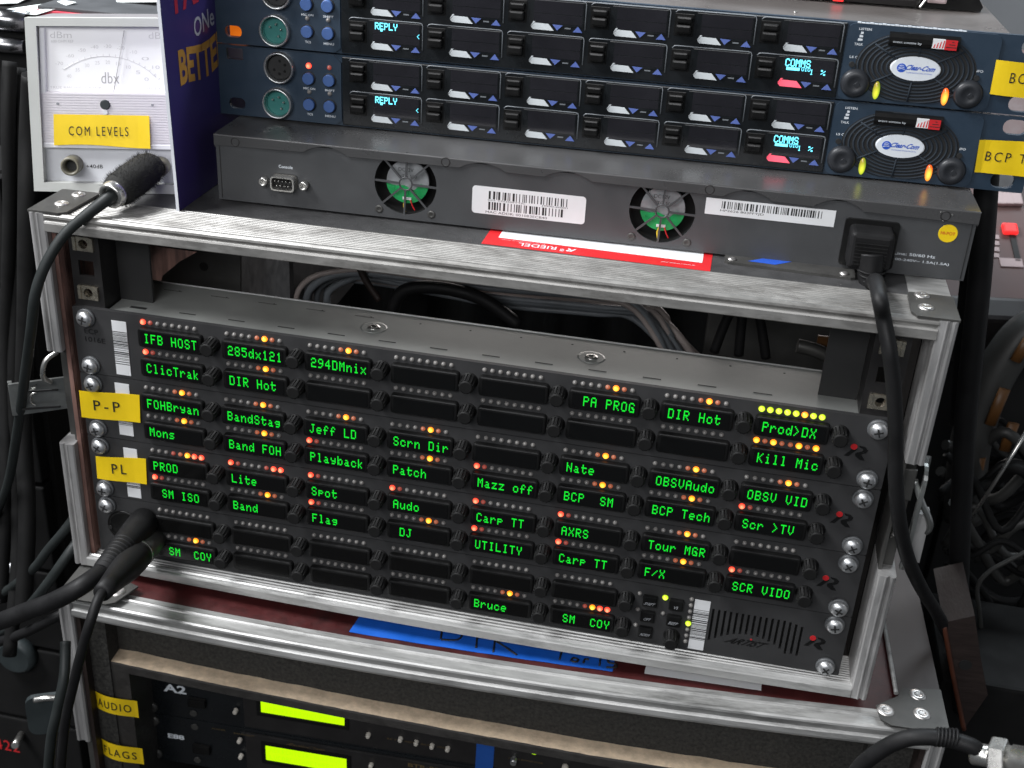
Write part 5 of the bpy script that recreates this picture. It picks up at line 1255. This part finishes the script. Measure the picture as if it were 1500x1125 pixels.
# dark post between the switch and the desk, pale panels and hose below
MB().tube([at(1446, 250, y=120), at(1441, 330, y=120), at(1434, 420, y=122), at(1424, 520, y=124), at(1414, 620, y=128), at(1408, 740, y=134), at(1404, 860, y=140), at(1398, 1000, y=150)], 7.0, 12).build('hanging_cable', M['cord'], None, at(1434, 420, y=122), label='thick black cable hanging right of the grey switch and upper case', cat='cable')
MB().tube([at(1424, 290, y=150), at(1420, 380, y=150), at(1412, 470, y=152), at(1402, 620, y=156)], 5.0, 10).build('hanging_cable', M['cord'], None, at(1420, 380, y=150), label='black cable just behind the right end of the grey switch', cat='cable')
pn = thing('dark_cabinet', 'dark panelled cabinet under the control desk at right', 'cabinet', Frame(at(1460, 560, y=420), (.98, .2, 0), (-.2, .98, 0), (0, 0, 1)))
MB().box(-150, -22, 0, 200, -520, 40).build('side_panel', M['cabd'], pn)
MB().box(-18, 300, -4, 200, -520, 40).build('door_panel', M['cabd'], pn)
MB().tube([at(1540, 470, y=260), at(1500, 490, y=255), at(1462, 540, y=250), at(1436, 600, y=245), at(1420, 660, y=240), at(1410, 760, y=235)], 15, 14).build('ribbed_hose', M['hose'], None, at(1462, 540, y=250), label='dim grey hose curving down at the right edge', cat='hose')
for i, (px, py, dx, dy) in enumerate(((1461, 596, 22, -52), (1498, 512, 22, -34), (1432, 690, 8, -40), (1478, 640, 14, -40))):
    A, B_ = at(px - dx / 2, py - dy / 2, y=228), at(px + dx / 2, py + dy / 2, y=228)
    MB().tube([A, B_], 4.2, 8, sub=1).warp(lambda v: (v.x, 228 + (v.y - 228) * .4, v.z)).build('orange_strip', M['orange'], None, (A + B_) / 2,
        label=('dull orange strip on the grey hose, middle one', 'dull orange strip at the right edge beside the hose', 'lowest dull orange strip, left of the thin rod', 'dull orange strip above the thin bright rod')[i], cat='strip', group='orange strips by the hose')
MB().tube([at(1506, 628, y=150), at(1468, 690, y=150), at(1421, 762, y=150)], 1.3, 8, sub=1).build('thin_rod', M['tin'], None, at(1468, 690, y=150), label='thin bright metal rod slanting at the right', cat='rod')
MB().tube([at(1520, 800, y=150), at(1480, 820, y=150), at(1448, 838, y=150), at(1432, 860, y=150), at(1434, 890, y=152), at(1437, 920, y=155)], 1.6, 8).build('thin_wire', M['hose'], None, at(1448, 838, y=150), label='thin grey wire bending down over the brown block', cat='wire')
rn = random.Random(21)
TL = ['tangled', 'sagging', 'looping', 'crossing', 'slack', 'twisted', 'trailing', 'coiled']
for i in range(26):
    y = 180 + 8 * i; x0 = 1395 + rn.uniform(0, 60); y0 = 640 + rn.uniform(0, 250)
    pts = [(x0 - 20, y0 + rn.uniform(-60, 60)), (x0 + 25, y0 + rn.uniform(-30, 30)), (x0 + 70, y0 + rn.uniform(-40, 60)), (x0 + 130, y0 + rn.uniform(-60, 60))]
    MB().tube([at(a, b_, y=y + rn.uniform(-10, 10)) for a, b_ in pts], rn.choice((2.2, 3, 4.2)), 8).build('floor_cable', M[rn.choice(('cordd', 'cordd', 'cord', 'hose'))], None, at(*pts[1], y=y),
        label='dark cable in the shadowy tangle right of the cases', cat='cable', group='tangled cables at the right')
wb = thing('brown_block', 'dark brown wooden block with orange worn edge beside the lower case', 'wooden block', Frame(at(1424, 1060, y=60), (.96, .28, 0), (-.28, .96, 0), (0, 0, 1)))
zt = 20
wo = wb.location / S
wp = [at(a, b, y=60) for a, b in ((1382, 912), (1428, 902), (1436, 960), (1447, 1018), (1412, 1068), (1398, 1000))]
wb.matrix_world = Matrix.Translation(wp[0] * S)
MB().poly_prism([((p - wp[0]).x, (p - wp[0]).z) for p in wp], 0, 60).build('block', M['brown'], wb)
MB().tube([p - wp[0] + Vector((0, -.5, 0)) for p in (wp[0], wp[5], wp[4])], 1.7, 6).build('worn_edge', M['orange_edge'], wb)
q = at(1414, 974, y=60) - wp[0]
MB().lathe([(4.2, 0), (4, .3)], q, (0, -1, 0), 16).build('knot_hole', M['ink'], wb)
bx = MB().box(-60, 60, -40, 60, -120, 0, 3).build('black_box', M['dark'], None, label='dark box behind the brown block at right', cat='box'); bx.location = at(1500, 960, y=130) * S
